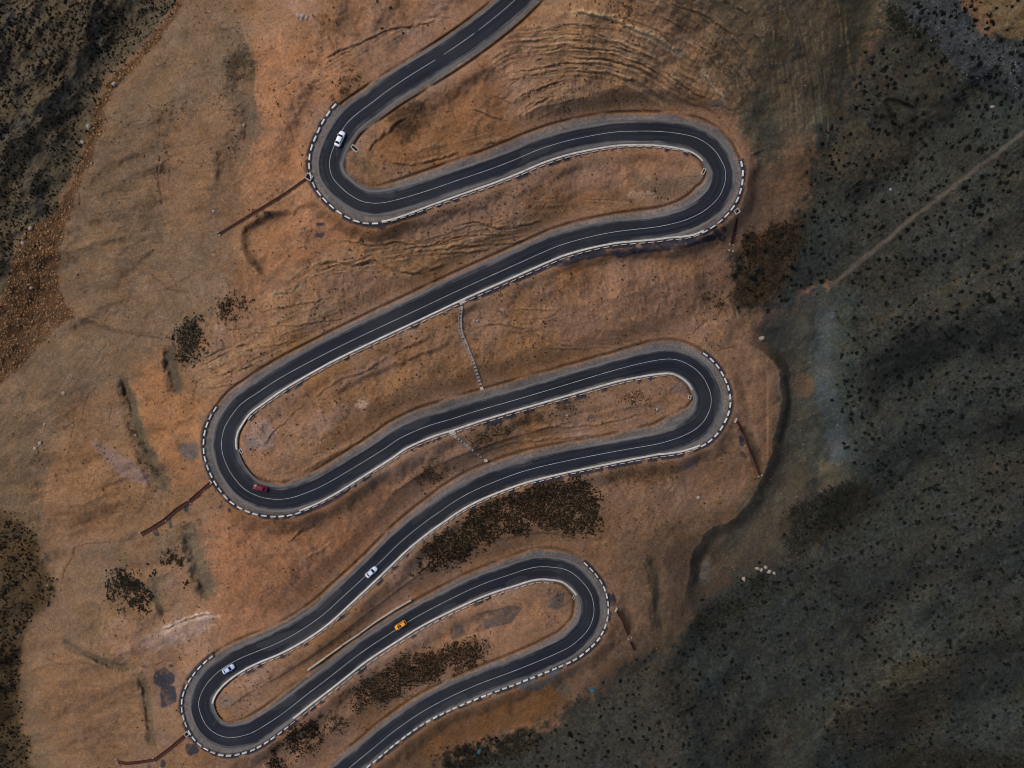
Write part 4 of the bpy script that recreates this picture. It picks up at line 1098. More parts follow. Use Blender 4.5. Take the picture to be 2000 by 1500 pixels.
# ------------------------------------------------------------------ road sheet
def ribbon(offs_list, i0, i1, dz, step=2):
    ii = np.arange(i0, i1 + 1, step)
    rows = []
    for off in offs_list:
        o = off[ii] if isinstance(off, np.ndarray) else np.full(len(ii), off)
        q = RP[ii] + NL[ii] * o[:, None]
        rows.append(world(q[:, 0], q[:, 1], Z_ROAD[ii] + dz))
    v = np.stack(rows, axis=1)
    n, k = v.shape[:2]
    id_ = np.arange(n * k).reshape(n, k)
    fc = np.stack([id_[:-1, :-1], id_[1:, :-1], id_[1:, 1:], id_[:-1, 1:]], axis=-1).reshape(-1, 4)
    return v.reshape(-1, 3), fc, ii, k


lats = np.linspace(-1.28, 1.28, 21)
offs = [np.where(l > 0, LA * l, RA * l) for l in lats]
v, fc, ii, k = ribbon(offs, 0, NR - 1, 0.0, 2)
fc = fc[:, ::-1]
rme = np_mesh('road', v, fc, smooth=True)
la = rme.attributes.new('lat', 'FLOAT', 'POINT')
la.data.foreach_set('value', np.tile(lats, len(ii)).astype(np.float32))
uv = rme.attributes.new('run', 'FLOAT_VECTOR', 'POINT')
uvd = np.zeros((len(v), 3), np.float32)
uvd[:, 0] = np.repeat(RS_[ii] / 6.25, k)
uvd[:, 1] = np.stack([o[ii] for o in offs], axis=1).ravel() / 6.25
uv.data.foreach_set('vector', uvd.ravel())
rm, t, p = new_mat('worn_asphalt')
Nn, L = t.nodes, t.links
al = Nn.new('ShaderNodeAttribute'); al.attribute_name = 'lat'
ar = Nn.new('ShaderNodeAttribute'); ar.attribute_name = 'run'
tc = Nn.new('ShaderNodeTexCoord')
mp = Nn.new('ShaderNodeMapping'); mp.inputs['Scale'].default_value = (0.035, 1.5, 1)
L.new(ar.outputs['Vector'], mp.inputs['Vector'])
ns = Nn.new('ShaderNodeTexNoise'); ns.inputs['Scale'].default_value = 1.0; ns.inputs['Detail'].default_value = 5; ns.inputs['Roughness'].default_value = 0.6
L.new(mp.outputs[0], ns.inputs['Vector'])
nb = Nn.new('ShaderNodeTexNoise'); nb.inputs['Scale'].default_value = 0.05; nb.inputs['Detail'].default_value = 3
L.new(tc.outputs['Object'], nb.inputs['Vector'])
ng = Nn.new('ShaderNodeTexNoise'); ng.inputs['Scale'].default_value = 2.5; ng.inputs['Detail'].default_value = 6; ng.inputs['Roughness'].default_value = 0.7
L.new(tc.outputs['Object'], ng.inputs['Vector'])


def mth(op, a, b=None, c=None):
    n = Nn.new('ShaderNodeMath'); n.operation = op
    for i, q in enumerate((a, b, c)):
        if q is None: continue
        if isinstance(q, (int, float)): n.inputs[i].default_value = q
        else: L.new(q, n.inputs[i])
    return n.outputs[0]


def mrange(x, a, b, c=0.0, d_=1.0, smooth=True):
    n = Nn.new('ShaderNodeMapRange')
    if smooth: n.interpolation_type = 'SMOOTHSTEP'
    L.new(x, n.inputs['Value'])
    for nm, q in (('From Min', a), ('From Max', b), ('To Min', c), ('To Max', d_)): n.inputs[nm].default_value = q
    return n.outputs[0]


def cmix(f, a, b):
    n = Nn.new('ShaderNodeMix'); n.data_type = 'RGBA'
    if isinstance(f, (int, float)): n.inputs[0].default_value = f
    else: L.new(f, n.inputs[0])
    for i, q in ((6, a), (7, b)):
        if isinstance(q, (tuple, list, np.ndarray)): n.inputs[i].default_value = (*[float(z) for z in q], 1)
        else: L.new(q, n.inputs[i])
    return n.outputs[2]


asph = cmix(mrange(ns.outputs[0], 0.36, 0.64), lin((19, 23, 33)), lin((36, 39, 48)))
asph = cmix(mrange(nb.outputs[0], 0.42, 0.66, 0.0, 0.4), asph, lin((52, 53, 57)))
dust = cmix(mrange(ns.outputs[0], 0.35, 0.65), lin((86, 85, 86)), lin((112, 107, 103)))
nr = Nn.new('ShaderNodeTexNoise'); nr.inputs['Scale'].default_value = 0.32; nr.inputs['Detail'].default_value = 4
L.new(tc.outputs['Object'], nr.inputs['Vector'])
mp2 = Nn.new('ShaderNodeMapping'); mp2.inputs['Scale'].default_value = (0.018, 5.0, 1); mp2.inputs['Location'].default_value = (3.3, 7.7, 0)
L.new(ar.outputs['Vector'], mp2.inputs['Vector'])
nk = Nn.new('ShaderNodeTexNoise'); nk.inputs['Scale'].default_value = 1.0; nk.inputs['Detail'].default_value = 3
L.new(mp2.outputs[0], nk.inputs['Vector'])
asph = cmix(mrange(nk.outputs[0], 0.57, 0.70, 0.0, 0.75), asph, lin((20, 22, 29)))      # rubber laid down by tyres
mp3 = Nn.new('ShaderNodeMapping'); mp3.inputs['Scale'].default_value = (0.09, 0.32, 1)
L.new(ar.outputs['Vector'], mp3.inputs['Vector'])
vo = Nn.new('ShaderNodeTexVoronoi'); vo.distance = 'CHEBYCHEV'; vo.inputs['Scale'].default_value = 1.0
L.new(mp3.outputs[0], vo.inputs['Vector'])
sp_ = Nn.new('ShaderNodeSeparateColor'); L.new(vo.outputs['Color'], sp_.inputs[0])
asph = cmix(mrange(sp_.outputs[0], 0.84, 0.86, 0.0, 0.55, False), asph, lin((30, 31, 37)))   # patched lengths
asph = cmix(mrange(sp_.outputs[1], 0.90, 0.92, 0.0, 0.4, False), asph, lin((62, 62, 64)))
labs = mth('ABSOLUTE', al.outputs['Fac'])
e = mth('ADD', labs, mth('MULTIPLY', mth('SUBTRACT', ns.outputs[0], 0.5), 0.55))
e = mth('ADD', e, mth('MULTIPLY', mth('SUBTRACT', nb.outputs[0], 0.5), 0.35))
e = mth('ADD', e, mth('MULTIPLY', mth('SUBTRACT', nr.outputs[0], 0.5), 0.38))
fin = cmix(mrange(e, 0.82, 1.18), asph, dust)
scv = Nn.new('ShaderNodeVectorMath'); scv.operation = 'SCALE'
L.new(fin, scv.inputs[0]); L.new(mrange(ng.outputs[0], 0.3, 0.7, 0.85, 1.16, False), scv.inputs['Scale'])
L.new(scv.outputs[0], p.inputs['Base Color'])
p.inputs['Roughness'].default_value = 0.85
p.inputs['Specular IOR Level'].default_value = 0.25
bp = Nn.new('ShaderNodeBump'); bp.inputs['Strength'].default_value = 0.2; bp.inputs['Distance'].default_value = 0.03
L.new(ng.outputs[0], bp.inputs['Height']); L.new(bp.outputs[0], p.inputs['Normal'])
road = tag(mesh_obj('road', rme, rm), kind='structure')

# centre marking: dashed at the top, solid below
paint = simple_mat('road_paint', lin((150, 155, 157)), 0.6, 0.4, 0.5)
mv, mf, base = [], [], 0
i850, i867 = I(850, 117), I(867, 106)
segs = [(0, I(1065, -62)), (I(1040, -35), I(936, 58)), (I(926, 65), i867), (i850, NR - 1)]
for a, b in segs:
    v, fc, ii, k = ribbon([-0.46, 0.46], a, b, 0.006, 1)
    mv.append(v); mf.append(fc[:, ::-1] + base); base += len(v)
ml = mesh_obj('centre_line', np_mesh('centre_line', np.vstack(mv), np.vstack(mf)), paint, road)

# kerbs
conc = simple_mat('kerb_concrete', lin((182, 178, 172)), 0.85, 0.25, 0.8, bump=0.3)
for (sd, a, b) in KERBS:
    ii = np.arange(a, b + 1, 2)
    prof = [(-1.8, -0.25), (-1.8, 0.13), (1.4, 0.13), (1.8, 0.09), (1.8, -0.25)]
    rows = []
    for o, dz in prof:
        q = RP[ii] + NL[ii] * (sd * (KO[ii] + o))[:, None]
        rows.append(world(q[:, 0], q[:, 1], Z_ROAD[ii] + dz))
    v = np.stack(rows, axis=1); n, k = v.shape[:2]
    id_ = np.arange(n * k).reshape(n, k)
    fc = np.stack([id_[:-1, :-1], id_[1:, :-1], id_[1:, 1:], id_[:-1, 1:]], axis=-1).reshape(-1, 4)
    if sd < 0: fc = fc[:, ::-1]
    tag(mesh_obj('kerb', np_mesh('kerb', v.reshape(-1, 3), fc), conc), kind='structure')

# ------------------------------------------------------------------ guard blocks
white = simple_mat('white_block_paint', lin((192, 192, 190)), 0.7, 0.22, 1.5, islands=0.22)
worn = simple_mat('worn_block_paint', lin((172, 162, 156)), 0.8, 0.22, 1.5, islands=0.18)


def block_mesh(name, lx, ly, hz, mat):
    bm = bmesh.new()
    box(bm, 0, 0, hz / 2 - 0.1, lx, ly, hz + 0.2, bevel=0.03, taper=0.97)
    m = bm_mesh(name, bm); m.materials.append(mat)
    return m


wide_me = block_mesh('guard_block', 1.78, 0.42, 0.62, white)
thin_me = block_mesh('guard_block', 1.8, 0.21, 0.55, worn)
RL = ['white concrete guard block in the row round the topmost left hairpin',
      'white concrete guard block in the row round the upper right hairpin',
      'white concrete guard block in the row round the middle left hairpin by the red car',
      'white concrete guard block in the row round the middle right hairpin',
      'white concrete guard block in the row round the lowest left hairpin',
      'white concrete guard block in the row from the lowest right hairpin off the bottom edge']
RL2 = ['worn thin guard block edging the straight below the topmost left hairpin',
       'worn thin guard block edging the long straight from upper right hairpin to middle left hairpin',
       'worn thin guard block edging the straight from middle left hairpin to middle right hairpin',
       'worn thin guard block edging the straight with the lone white car, below middle right hairpin',
       'worn thin guard block edging the straight with the yellow car',
       '']
RG = ['guard blocks, row %s' % s for s in ('one', 'two', 'three', 'four', 'five', 'six')]
HPEND = [I(747, 396), I(1355, 423), I(590, 966), I(1345, 846), I(545, 1398), NR]
nblk = 0; blocks = []
for n, (sd, a, b) in enumerate(ROWS):
    pts = RP[a:b + 1] + NL[a:b + 1] * (sd * BO[a:b + 1])[:, None]
    wp = world(pts[:, 0], pts[:, 1], Z_ROAD[a:b + 1])
    s = np.concatenate([[0], np.cumsum(np.linalg.norm(np.diff(wp[:, :2], axis=0), axis=1))])
    for sv in np.arange(1.2, s[-1] - 0.5, 2.68):
        sv += random.gauss(0, 0.09)
        k = int(np.searchsorted(s, sv)); k = min(max(k, 2), len(s) - 3)
        st_ = a + k
        x = np.interp(sv, s, wp[:, 0]); y = np.interp(sv, s, wp[:, 1])
        px_ = pts[k]
        if px_[1] > 1512: continue
        hp = st_ < HPEND[n]
        dv = wp[k + 2] - wp[k - 2]
        o = bpy.data.objects.new('guard_block', wide_me if hp else thin_me)
        o.location = (x, y, Z_ROAD[st_] - 0.08 + random.uniform(-0.04, 0.02))
        o.rotation_euler = (random.gauss(0, 0.015), -math.atan2(dv[2], math.hypot(dv[0], dv[1])), math.atan2(dv[1], dv[0]) + random.gauss(0, 0.012))
        link(o)
        blocks.append((o, n, hp, px_))
        nblk += 1
SHORT = ['topmost left hairpin', 'upper right hairpin', 'middle left hairpin', 'middle right hairpin', 'lowest left hairpin', 'lowest right hairpin']
NEAR = [(604, 346, 'beside the drain box of the topmost left hairpin'), (1439, 413, 'beside the drain box of the upper right hairpin'), (413, 940, 'at the head of the long rusty chute'), (365, 1433, 'beside the drain box of the lowest left hairpin'),
        (902, 594, 'where the long stepped channel starts'), (885, 849, 'where the short concrete channel starts'), (1436, 821, 'nearest the rusty chute right of the middle right hairpin'), (1203, 1190, 'nearest the two piece rusty chute'),
        (508, 1005, 'at the bottom of the middle left hairpin'), (725, 1140, 'level with the white car on the straight'), (790, 1245, 'level with the yellow car'), (1090, 1313, 'beside the pale grey spill')]
taken = {}
for x, y, wd in NEAR:
    k = min(range(len(blocks)), key=lambda i: (blocks[i][3][0] - x) ** 2 + (blocks[i][3][1] - y) ** 2)
    taken[k] = 'white guard block ' + wd
for n in range(6):
    for hp in (True, False):
        ks = [k for k in range(len(blocks)) if blocks[k][1] == n and blocks[k][2] == hp]
        if not ks: continue
        if hp: taken.setdefault(ks[0], 'first white guard block at the upper end of the row round the ' + SHORT[n])
        else: taken.setdefault(ks[-1], 'last thin guard block on the straight leaving the ' + SHORT[n])
        taken.setdefault(ks[0] if not hp else ks[-1], ('last white guard block of the bend at the ' if hp else 'first thin guard block past the bend of the ') + SHORT[n])
        m3 = len(ks) // 3
        for j, k in enumerate(ks):
            part = ('upper', 'middle', 'lower')[min(2, j // max(1, m3))]
            lb_ = ('white guard block in the %s third of the row round the %s' if hp else 'thin worn guard block, %s third of the straight leaving the %s') % (part, SHORT[n])
            tag(blocks[k][0], taken.get(k, lb_), 'guard block', 'guard blocks, %s third, %s of the %s' % (part, 'bend' if hp else 'straight', SHORT[n]))

# ------------------------------------------------------------------ cars
glass = simple_mat('tinted_glass', (0.006, 0.008, 0.014), 0.08, 0.1, 1.0, spec=0.5)
tyre_m = simple_mat('tyre_rubber', (0.012, 0.012, 0.012), 0.9, 0.2, 8)
rim_m = simple_mat('wheel_rim', (0.45, 0.46, 0.48), 0.35, 0.1, 8, metal=0.8)
trim_m = simple_mat('black_trim', (0.012, 0.012, 0.013), 0.6, 0.2, 6)
lamp_m = simple_mat('headlamp_glass', (0.22, 0.23, 0.25), 0.1, 0.1, 6)
tail_m = simple_mat('tail_lamp_red', (0.30, 0.01, 0.01), 0.2, 0.1, 6)


def loft(sections, cap=True):
    """sections: list of rings (same count) -> bmesh"""
    bm = bmesh.new()
    rings = [[bm.verts.new(q) for q in s] for s in sections]
    n = len(rings[0])
    for a, b in zip(rings[:-1], rings[1:]):
        for i in range(n):
            bm.faces.new((a[i], a[(i + 1) % n], b[(i + 1) % n], b[i]))
    if cap:
        bm.faces.new(rings[0][::-1]); bm.faces.new(rings[-1])
    return bm


def make_car(name, paint_m, px, py, dirx, diry, label, Lc=4.5, W=1.8, style='sedan', rack=None):
    nrm = math.hypot(dirx, diry); ux, uy = dirx / nrm, diry / nrm
    ang = math.atan2(-uy, ux)
    i = ridx(px, py)
    zr = Z_ROAD[i]
    p0 = world(np.float64(px), np.float64(py), np.float64(zr + 0.6))
    g = (Z_ROAD[min(i + 5, NR - 1)] - Z_ROAD[i - 5]) / (np.linalg.norm(RP[min(i + 5, NR - 1)] - RP[i - 5]) * sc_m)
    al_ = float(np.dot(tan[i], (ux, uy)))
    root = empty(name, (p0[0], p0[1], zr + 0.012), (0, -math.atan(g * al_), ang))
    tag(root, label, 'car')
    h = Lc / 2; b = W / 2
    suv = style == 'suv'
    hood = 0.98 if suv else 0.88; belt = 1.08 if suv else 0.96; roofz = 1.62 if suv else 1.43
    # lower body: rings across, from tail (-h) to nose (+h)
    st_ = [(-h, 0.60, 0.42, 0.78), (-h + 0.06, 0.80, 0.34, belt - 0.10), (-h + 0.25, 0.93, 0.28, belt), (-h + 0.9, 0.99, 0.26, belt + 0.02), (-0.3, 1.0, 0.24, belt + 0.01), (0.75, 1.0, 0.24, belt - 0.01),
           (1.15, 0.985, 0.25, hood + 0.04), (h - 0.55, 0.95, 0.26, hood - 0.05), (h - 0.2, 0.86, 0.30, hood - 0.16), (h - 0.04, 0.70, 0.34, hood - 0.26), (h, 0.55, 0.40, hood - 0.34)]
    secs = []
    for x, wf, z0, z1 in st_:
        w_ = b * wf; dz = z1 - z0
        secs.append([(x, -w_ * 0.90, z0), (x, -w_, z0 + 0.30 * dz), (x, -w_ * 0.985, z0 + 0.72 * dz), (x, -w_ * 0.90, z0 + 0.95 * dz), (x, -w_ * 0.5, z1 + 0.025), (x, 0, z1 + 0.04),
                     (x, w_ * 0.5, z1 + 0.025), (x, w_ * 0.90, z0 + 0.95 * dz), (x, w_ * 0.985, z0 + 0.72 * dz), (x, w_, z0 + 0.30 * dz), (x, w_ * 0.90, z0)])
    body = mesh_obj('body', bm_mesh('body', loft(secs), True), paint_m, root)
    # cabin
    xr0, xr1 = (-h + 0.55, -h + 0.18) if suv else (-0.95, -1.62)     # roof rear, glass foot rear
    xf0, xf1 = (0.45, 1.12) if not suv else (0.5, 1.15)
    wb, wr = b * 0.88, b * 0.70
    zb = belt + 0.05
    def quad_patch(nm, A, B, Cc, D, mat, parent=root, inset=0.0, off=0.0):
        """curved patch between four corners, bulging slightly outwards"""
        A, B, Cc, D = map(Vector, (A, B, Cc, D))
        nrm_ = (B - A).cross(D - A).normalized()
        bm = bmesh.new(); n = 5; vv = []
        for j in range(n):
            for k in range(n):
                s_, t_ = inset + (1 - 2 * inset) * k / (n - 1), inset + (1 - 2 * inset) * j / (n - 1)
                q = (A * (1 - s_) + B * s_) * (1 - t_) + (D * (1 - s_) + Cc * s_) * t_
                q += nrm_ * (off + 0.05 * 16 * s_ * (1 - s_) * t_ * (1 - t_) * 0.5)
                vv.append(bm.verts.new(q))
        for j in range(n - 1):
            for k in range(n - 1):
                bm.faces.new((vv[j * n + k], vv[j * n + k + 1], vv[(j + 1) * n + k + 1], vv[(j + 1) * n + k]))
        me_ = bpy.data.meshes.new(nm); bm.to_mesh(me_); bm.free()
        me_.polygons.foreach_set('use_smooth', np.ones(len(me_.polygons), bool))
        return mesh_obj(nm, me_, mat, parent)
    rf = (xr0, xf0, wr, roofz)
    # pillars and cabin shell in body colour
    sh_ = [[(xr1, -wb, zb), (xf1, -wb, zb), (xf1, wb, zb), (xr1, wb, zb)], [(xr0 - 0.02, -wr, roofz - 0.05), (xf0 + 0.02, -wr, roofz - 0.05), (xf0 + 0.02, wr, roofz - 0.05), (xr0 - 0.02, wr, roofz - 0.05)]]
    mesh_obj('cabin', bm_mesh('cabin', loft(sh_)), paint_m, root)
    bm = bmesh.new(); n = 7; vv = []
    for j in range(n):
        for k in range(n):
            s_, t_ = k / (n - 1), j / (n - 1)
            x = xr0 + (xf0 - xr0) * s_; y = -wr + 2 * wr * t_
            vv.append(bm.verts.new((x, y * (1 - 0.04 * (2 * s_ - 1) ** 4), roofz - 0.05 + 0.06 * (1 - (2 * s_ - 1) ** 4 * 0.5) * (1 - (2 * t_ - 1) ** 4 * 0.75))))
    for j in range(n - 1):
        for k in range(n - 1):
            bm.faces.new((vv[j * n + k], vv[j * n + k + 1], vv[(j + 1) * n + k + 1], vv[(j + 1) * n + k]))
    roof = mesh_obj('roof', bm_mesh('roof', bm, True), paint_m, root)
    zt = roofz - 0.05
    quad_patch('windscreen', (xf1, -wb, zb), (xf1, wb, zb), (xf0, wr, zt), (xf0, -wr, zt), glass, inset=0.045, off=0.03)
    quad_patch('rear_window', (xr1, wb, zb), (xr1, -wb, zb), (xr0, -wr, zt), (xr0, wr, zt), glass, inset=0.07, off=0.015)
    xm = (xr0 + xf0) / 2
    for sgn in (-1, 1):
        for xa0, xa1, xb0, xb1 in ((xr1 + 0.25, xm - 0.04, xr0 + 0.05, xm - 0.04), (xm + 0.04, xf1 - 0.25, xm + 0.04, xf0 - 0.05)):
            A = (xa0, sgn * wb, zb); B = (xa1, sgn * wb, zb); Cc = (xb1, sgn * wr, zt); D = (xb0, sgn * wr, zt)
            if sgn < 0: quad_patch('side_window', A, B, Cc, D, glass, inset=0.06, off=0.012)
            else: quad_patch('side_window', B, A, D, Cc, glass, inset=0.06, off=0.012)
        bm = bmesh.new(); box(bm, xf1 - 0.28, sgn * (b + 0.07), zb + 0.07, 0.14, 0.2, 0.14, bevel=0.03)
        mesh_obj('wing_mirror', bm_mesh('wing_mirror', bm), paint_m, root)
        bm = bmesh.new(); box(bm, h - 0.22, sgn * b * 0.66, hood - 0.22, 0.3, 0.34, 0.12, rot=-sgn * 0.35, bevel=0.03)
        mesh_obj('headlight', bm_mesh('headlight', bm), lamp_m, root)
        bm = bmesh.new(); box(bm, -h + 0.08, sgn * b * 0.70, belt - 0.2, 0.16, 0.34, 0.13, rot=sgn * 0.3, bevel=0.03)
        mesh_obj('tail_light', bm_mesh('tail_light', bm), tail_m, root)
        for xw in (-h + 0.85, h - 0.88):
            bm = bmesh.new()
            bmesh.ops.create_cone(bm, cap_ends=True, segments=20, radius1=0.33, radius2=0.33, depth=0.22, matrix=Matrix.Translation((xw, sgn * (b - 0.10), 0.33)) @ Matrix.Rotation(R(90), 4, 'X'))
            wh = mesh_obj('wheel', bm_mesh('wheel', bm), tyre_m, root)
            bm = bmesh.new()
            bmesh.ops.create_cone(bm, cap_ends=True, segments=16, radius1=0.21, radius2=0.19, depth=0.03, matrix=Matrix.Translation((xw, sgn * (b + 0.02), 0.33)) @ Matrix.Rotation(R(90), 4, 'X'))
            mesh_obj('rim', bm_mesh('rim', bm), rim_m, wh)
    bm = bmesh.new(); box(bm, h - 0.03, 0, 0.42, 0.1, W * 0.5, 0.14, bevel=0.02)
    mesh_obj('grille', bm_mesh('grille', bm), trim_m, root)
    bm = bmesh.new(); box(bm, -h + 0.01, 0, 0.62, 0.06, 0.5, 0.12, bevel=0.01)
    mesh_obj('number_plate', bm_mesh('number_plate', bm), lamp_m, root)
    if rack == 'sunroof':
        bm = bmesh.new(); box(bm, xf0 - 0.42, 0, roofz + 0.012, 0.62, wr * 1.5, 0.02, bevel=0.006)
        mesh_obj('sunroof', bm_mesh('sunroof', bm), glass, root)
        for sgn in (-1, 1):
            bm = bmesh.new(); box(bm, xm, sgn * wr * 0.92, roofz + 0.03, xf0 - xr0 - 0.2, 0.05, 0.05, bevel=0.01)
            mesh_obj('roof_rail', bm_mesh('roof_rail', bm), rim_m, root)
    return root


white_p = simple_mat('white_car_paint', lin((226, 230, 238), 1.0), 0.28, 0.02, 1, coat=0.6)
silver_p = simple_mat('pale_car_paint', lin((186, 204, 236), 1.0), 0.28, 0.02, 1, coat=0.6)
pearl_p = simple_mat('bluish_white_car_paint', lin((212, 222, 240), 1.0), 0.28, 0.02, 1, coat=0.6)
red_p = simple_mat('crimson_car_paint', lin((122, 3, 30), 1.0), 0.3, 0.03, 1, coat=0.6)
yel_p = simple_mat('orange_yellow_car_paint', lin((246, 162, 16), 1.0), 0.3, 0.03, 1, coat=0.4)
make_car('white_car', white_p, 664, 271, 12, -26, 'white saloon car heading up out of the topmost left hairpin', 4.5, 1.85)
make_car('red_car', red_p, 508, 953, -27, -7, 'dark red car hugging the inner edge of the middle left hairpin', 4.35, 1.75)
make_car('white_car', pearl_p, 725.5, 1117, 20, -18, 'white saloon car on the straight between dense scrub and bare orange slope', 4.55, 1.8)
make_car('white_car', silver_p, 446.5, 1306.5, 23, -14, 'pale silvery saloon car leaving the lowest left hairpin', 4.5, 1.8)
make_car('yellow_car', yel_p, 782.5, 1221, -22, 14, 'orange yellow car with dark sunroof beside the concrete retaining wall', 4.35, 1.75, 'suv', 'sunroof')

# ------------------------------------------------------------------ drainage
conc2 = simple_mat('pale_concrete', lin((168, 160, 150)), 0.9, 0.25, 1.0, bump=0.3)
conc3 = simple_mat('grey_concrete', lin((140, 131, 123)), 0.9, 0.25, 1.0, bump=0.3)
rust = simple_mat('rusty_steel', lin((52, 25, 22)), 0.85, 0.3, 1.2, second=lin((76, 38, 31)))
pit_m = simple_mat('dark_grate', lin((22, 24, 26)), 0.8, 0.2, 3)


def drain_box(px, py, ang, lx, ly, label, wallz=0.55):
    """open concrete catch basin: four walls round a dark grate"""
    o = empty('drain_inlet', at(px, py, 0.0), (0, 0, ang)); tag(o, label, 'drain inlet')
    t_ = 0.22
    for (x, y, sx, sy) in ((0, ly / 2 - t_ / 2, lx, t_), (0, -ly / 2 + t_ / 2, lx, t_), (lx / 2 - t_ / 2, 0, t_, ly - 2 * t_ - 0.01), (-lx / 2 + t_ / 2, 0, t_, ly - 2 * t_ - 0.01)):
        bm = bmesh.new(); box(bm, x, y, wallz / 2 - 0.35, sx, sy, wallz + 0.7, bevel=0.02)
        mesh_obj('basin_wall', bm_mesh('basin_wall', bm), conc2, o)
    bm = bmesh.new(); box(bm, 0, 0, 0.03, lx - 2 * t_ - 0.02, ly - 2 * t_ - 0.02, 0.06)
    mesh_obj('basin_floor', bm_mesh('basin_floor', bm), pit_m, o)
    bm = bmesh.new()
    for k in range(5):
        box(bm, (k - 2) * (lx - 2 * t_) / 5.5, 0, 0.2, 0.05, ly - 2 * t_ - 0.04, 0.05)
    mesh_obj('grate', bm_mesh('grate', bm), pit_m, o)
    return o


drain_box(604, 346, R(-35), 2.0, 1.7, 'concrete drain box outside the topmost left hairpin, above a rusty chute', 0.5)
drain_box(693, 290, R(-42), 2.4, 1.15, 'dark oblong drain inlet inside the topmost left hairpin near the white car', 0.22)
drain_box(1374, 335, R(62), 2.0, 0.95, 'narrow drain inlet inside the upper right hairpin at the kerb end', 0.22)
drain_box(1439, 413, R(35), 1.6, 1.4, 'concrete drain box outside the upper right hairpin at the head of a rusty chute', 0.45)
drain_box(1347, 776, R(80), 1.25, 0.95, 'tiny square drain inlet inside the middle right hairpin', 0.3)
drain_box(471, 881, R(-50), 1.5, 0.9, 'small drain inlet inside the middle left hairpin at the kerb end', 0.25)
drain_box(365.5, 1433, R(40), 1.6, 1.5, 'concrete drain box outside the lowest left hairpin above a rusty chute', 0.5)
drain_box(424, 1388, R(20), 1.2, 1.0, 'small drain inlet inside the lowest left hairpin', 0.25)
drain_box(1121, 1166, R(60), 1.6, 0.9, 'drain inlet inside the lowest right hairpin at the kerb end', 0.25)


def chute(pts, wid, label, joints, head=None, mat=None, gapseg=()):
    """half-round channel following the slope, one section per span"""
    mat = mat or rust
    q0 = at(*pts[0])
    o = empty('drain_chute', q0); tag(o, label, 'drain chute')
    for n in range(len(pts) - 1):
        if n in gapseg: continue
        a, b = np.array(pts[n], float), np.array(pts[n + 1], float)
        m_ = max(2, int(np.linalg.norm(b - a) / 6) + 1)
        cen = [at(*(a + (b - a) * t_), 0.5) - q0 for t_ in np.linspace(0.01, 0.99, m_)]
        dirv = (cen[-1] - cen[0]); sd_ = Vector((-dirv.y, dirv.x, 0)).normalized()
        secs = []
        for c in cen:
            ring = []
            for k in range(7):
                th = math.pi * (1 + k / 6)
                ring.append(c + sd_ * (wid / 2 * math.cos(th)) + Vector((0, 0, wid * 0.42 * math.sin(th))))
            for k in range(6, -1, -1):
                th = math.pi * (1 + k / 6)
                ring.append(c + sd_ * ((wid / 2 - 0.06) * math.cos(th)) + Vector((0, 0, (wid * 0.42 - 0.06) * math.sin(th))))
            secs.append(ring)
        mesh_obj('channel_section', bm_mesh('channel_section', loft(secs)), mat, o)
    for jx, jy in joints:
        dv = np.array(pts[-1], float) - np.array(pts[0], float); dv /= np.linalg.norm(dv)
        for s_ in (-1, 1):
            c = at(jx - dv[1] * (2.2 + 1.6 * wid) * s_, jy + dv[0] * (2.2 + 1.6 * wid) * s_, 0.0) - q0
            bm = bmesh.new(); box(bm, c.x, c.y, c.z + 0.2, 0.42, 0.36, 0.7, rot=math.atan2(-dv[1], dv[0]), bevel=0.03)
            mesh_obj('support_block', bm_mesh('support_block', bm), conc2, o)
    if head:
        c = at(head[0], head[1]) - q0
        bm = bmesh.new(); box(bm, c.x, c.y, c.z + 0.3, head[2], head[3], 1.0, rot=head[4], bevel=0.04)
        mesh_obj('head_wall', bm_mesh('head_wall', bm), conc2, o)
    return o


chute([(598, 350), (560, 377), (520, 402), (480, 426), (426, 459)], 0.6, 'thin rusty drain chute running left below the topmost left hairpin', [(428, 457)])
chute([(414, 942), (392, 961), (370, 980), (350, 992), (323, 1015), (300, 1030), (276, 1043)], 1.2, 'long rusty drain chute running left from the middle left hairpin', [(371, 980), (322, 1014), (276, 1043)], (413, 940, 1.3, 0.35, R(-48)))
chute([(361, 1437), (334, 1460), (303, 1483), (270, 1488), (248, 1490), (230, 1487)], 1.1, 'bent rusty drain chute below the lowest left hairpin', [(302, 1483), (229, 1486)])
chute([(1439, 425), (1434, 455), (1429, 477)], 0.95, 'short rusty drain chute beneath the upper right hairpin', [(1428, 478), (1427, 490)])
chute([(1440, 824), (1451, 845), (1463, 875), (1474, 900), (1484, 928)], 0.75, 'rusty drain chute on the slope right of the middle right hairpin', [(1484, 929)], (1436, 821, 1.5, 0.5, R(65)))
chute([(1206, 1193), (1216, 1210), (1228, 1240), (1232, 1252), (1240, 1270)], 0.95, 'rusty two piece drain chute right of the lowest right hairpin', [(1230, 1246)], (1203, 1190, 1.5, 0.5, R(65)), gapseg=(2,))


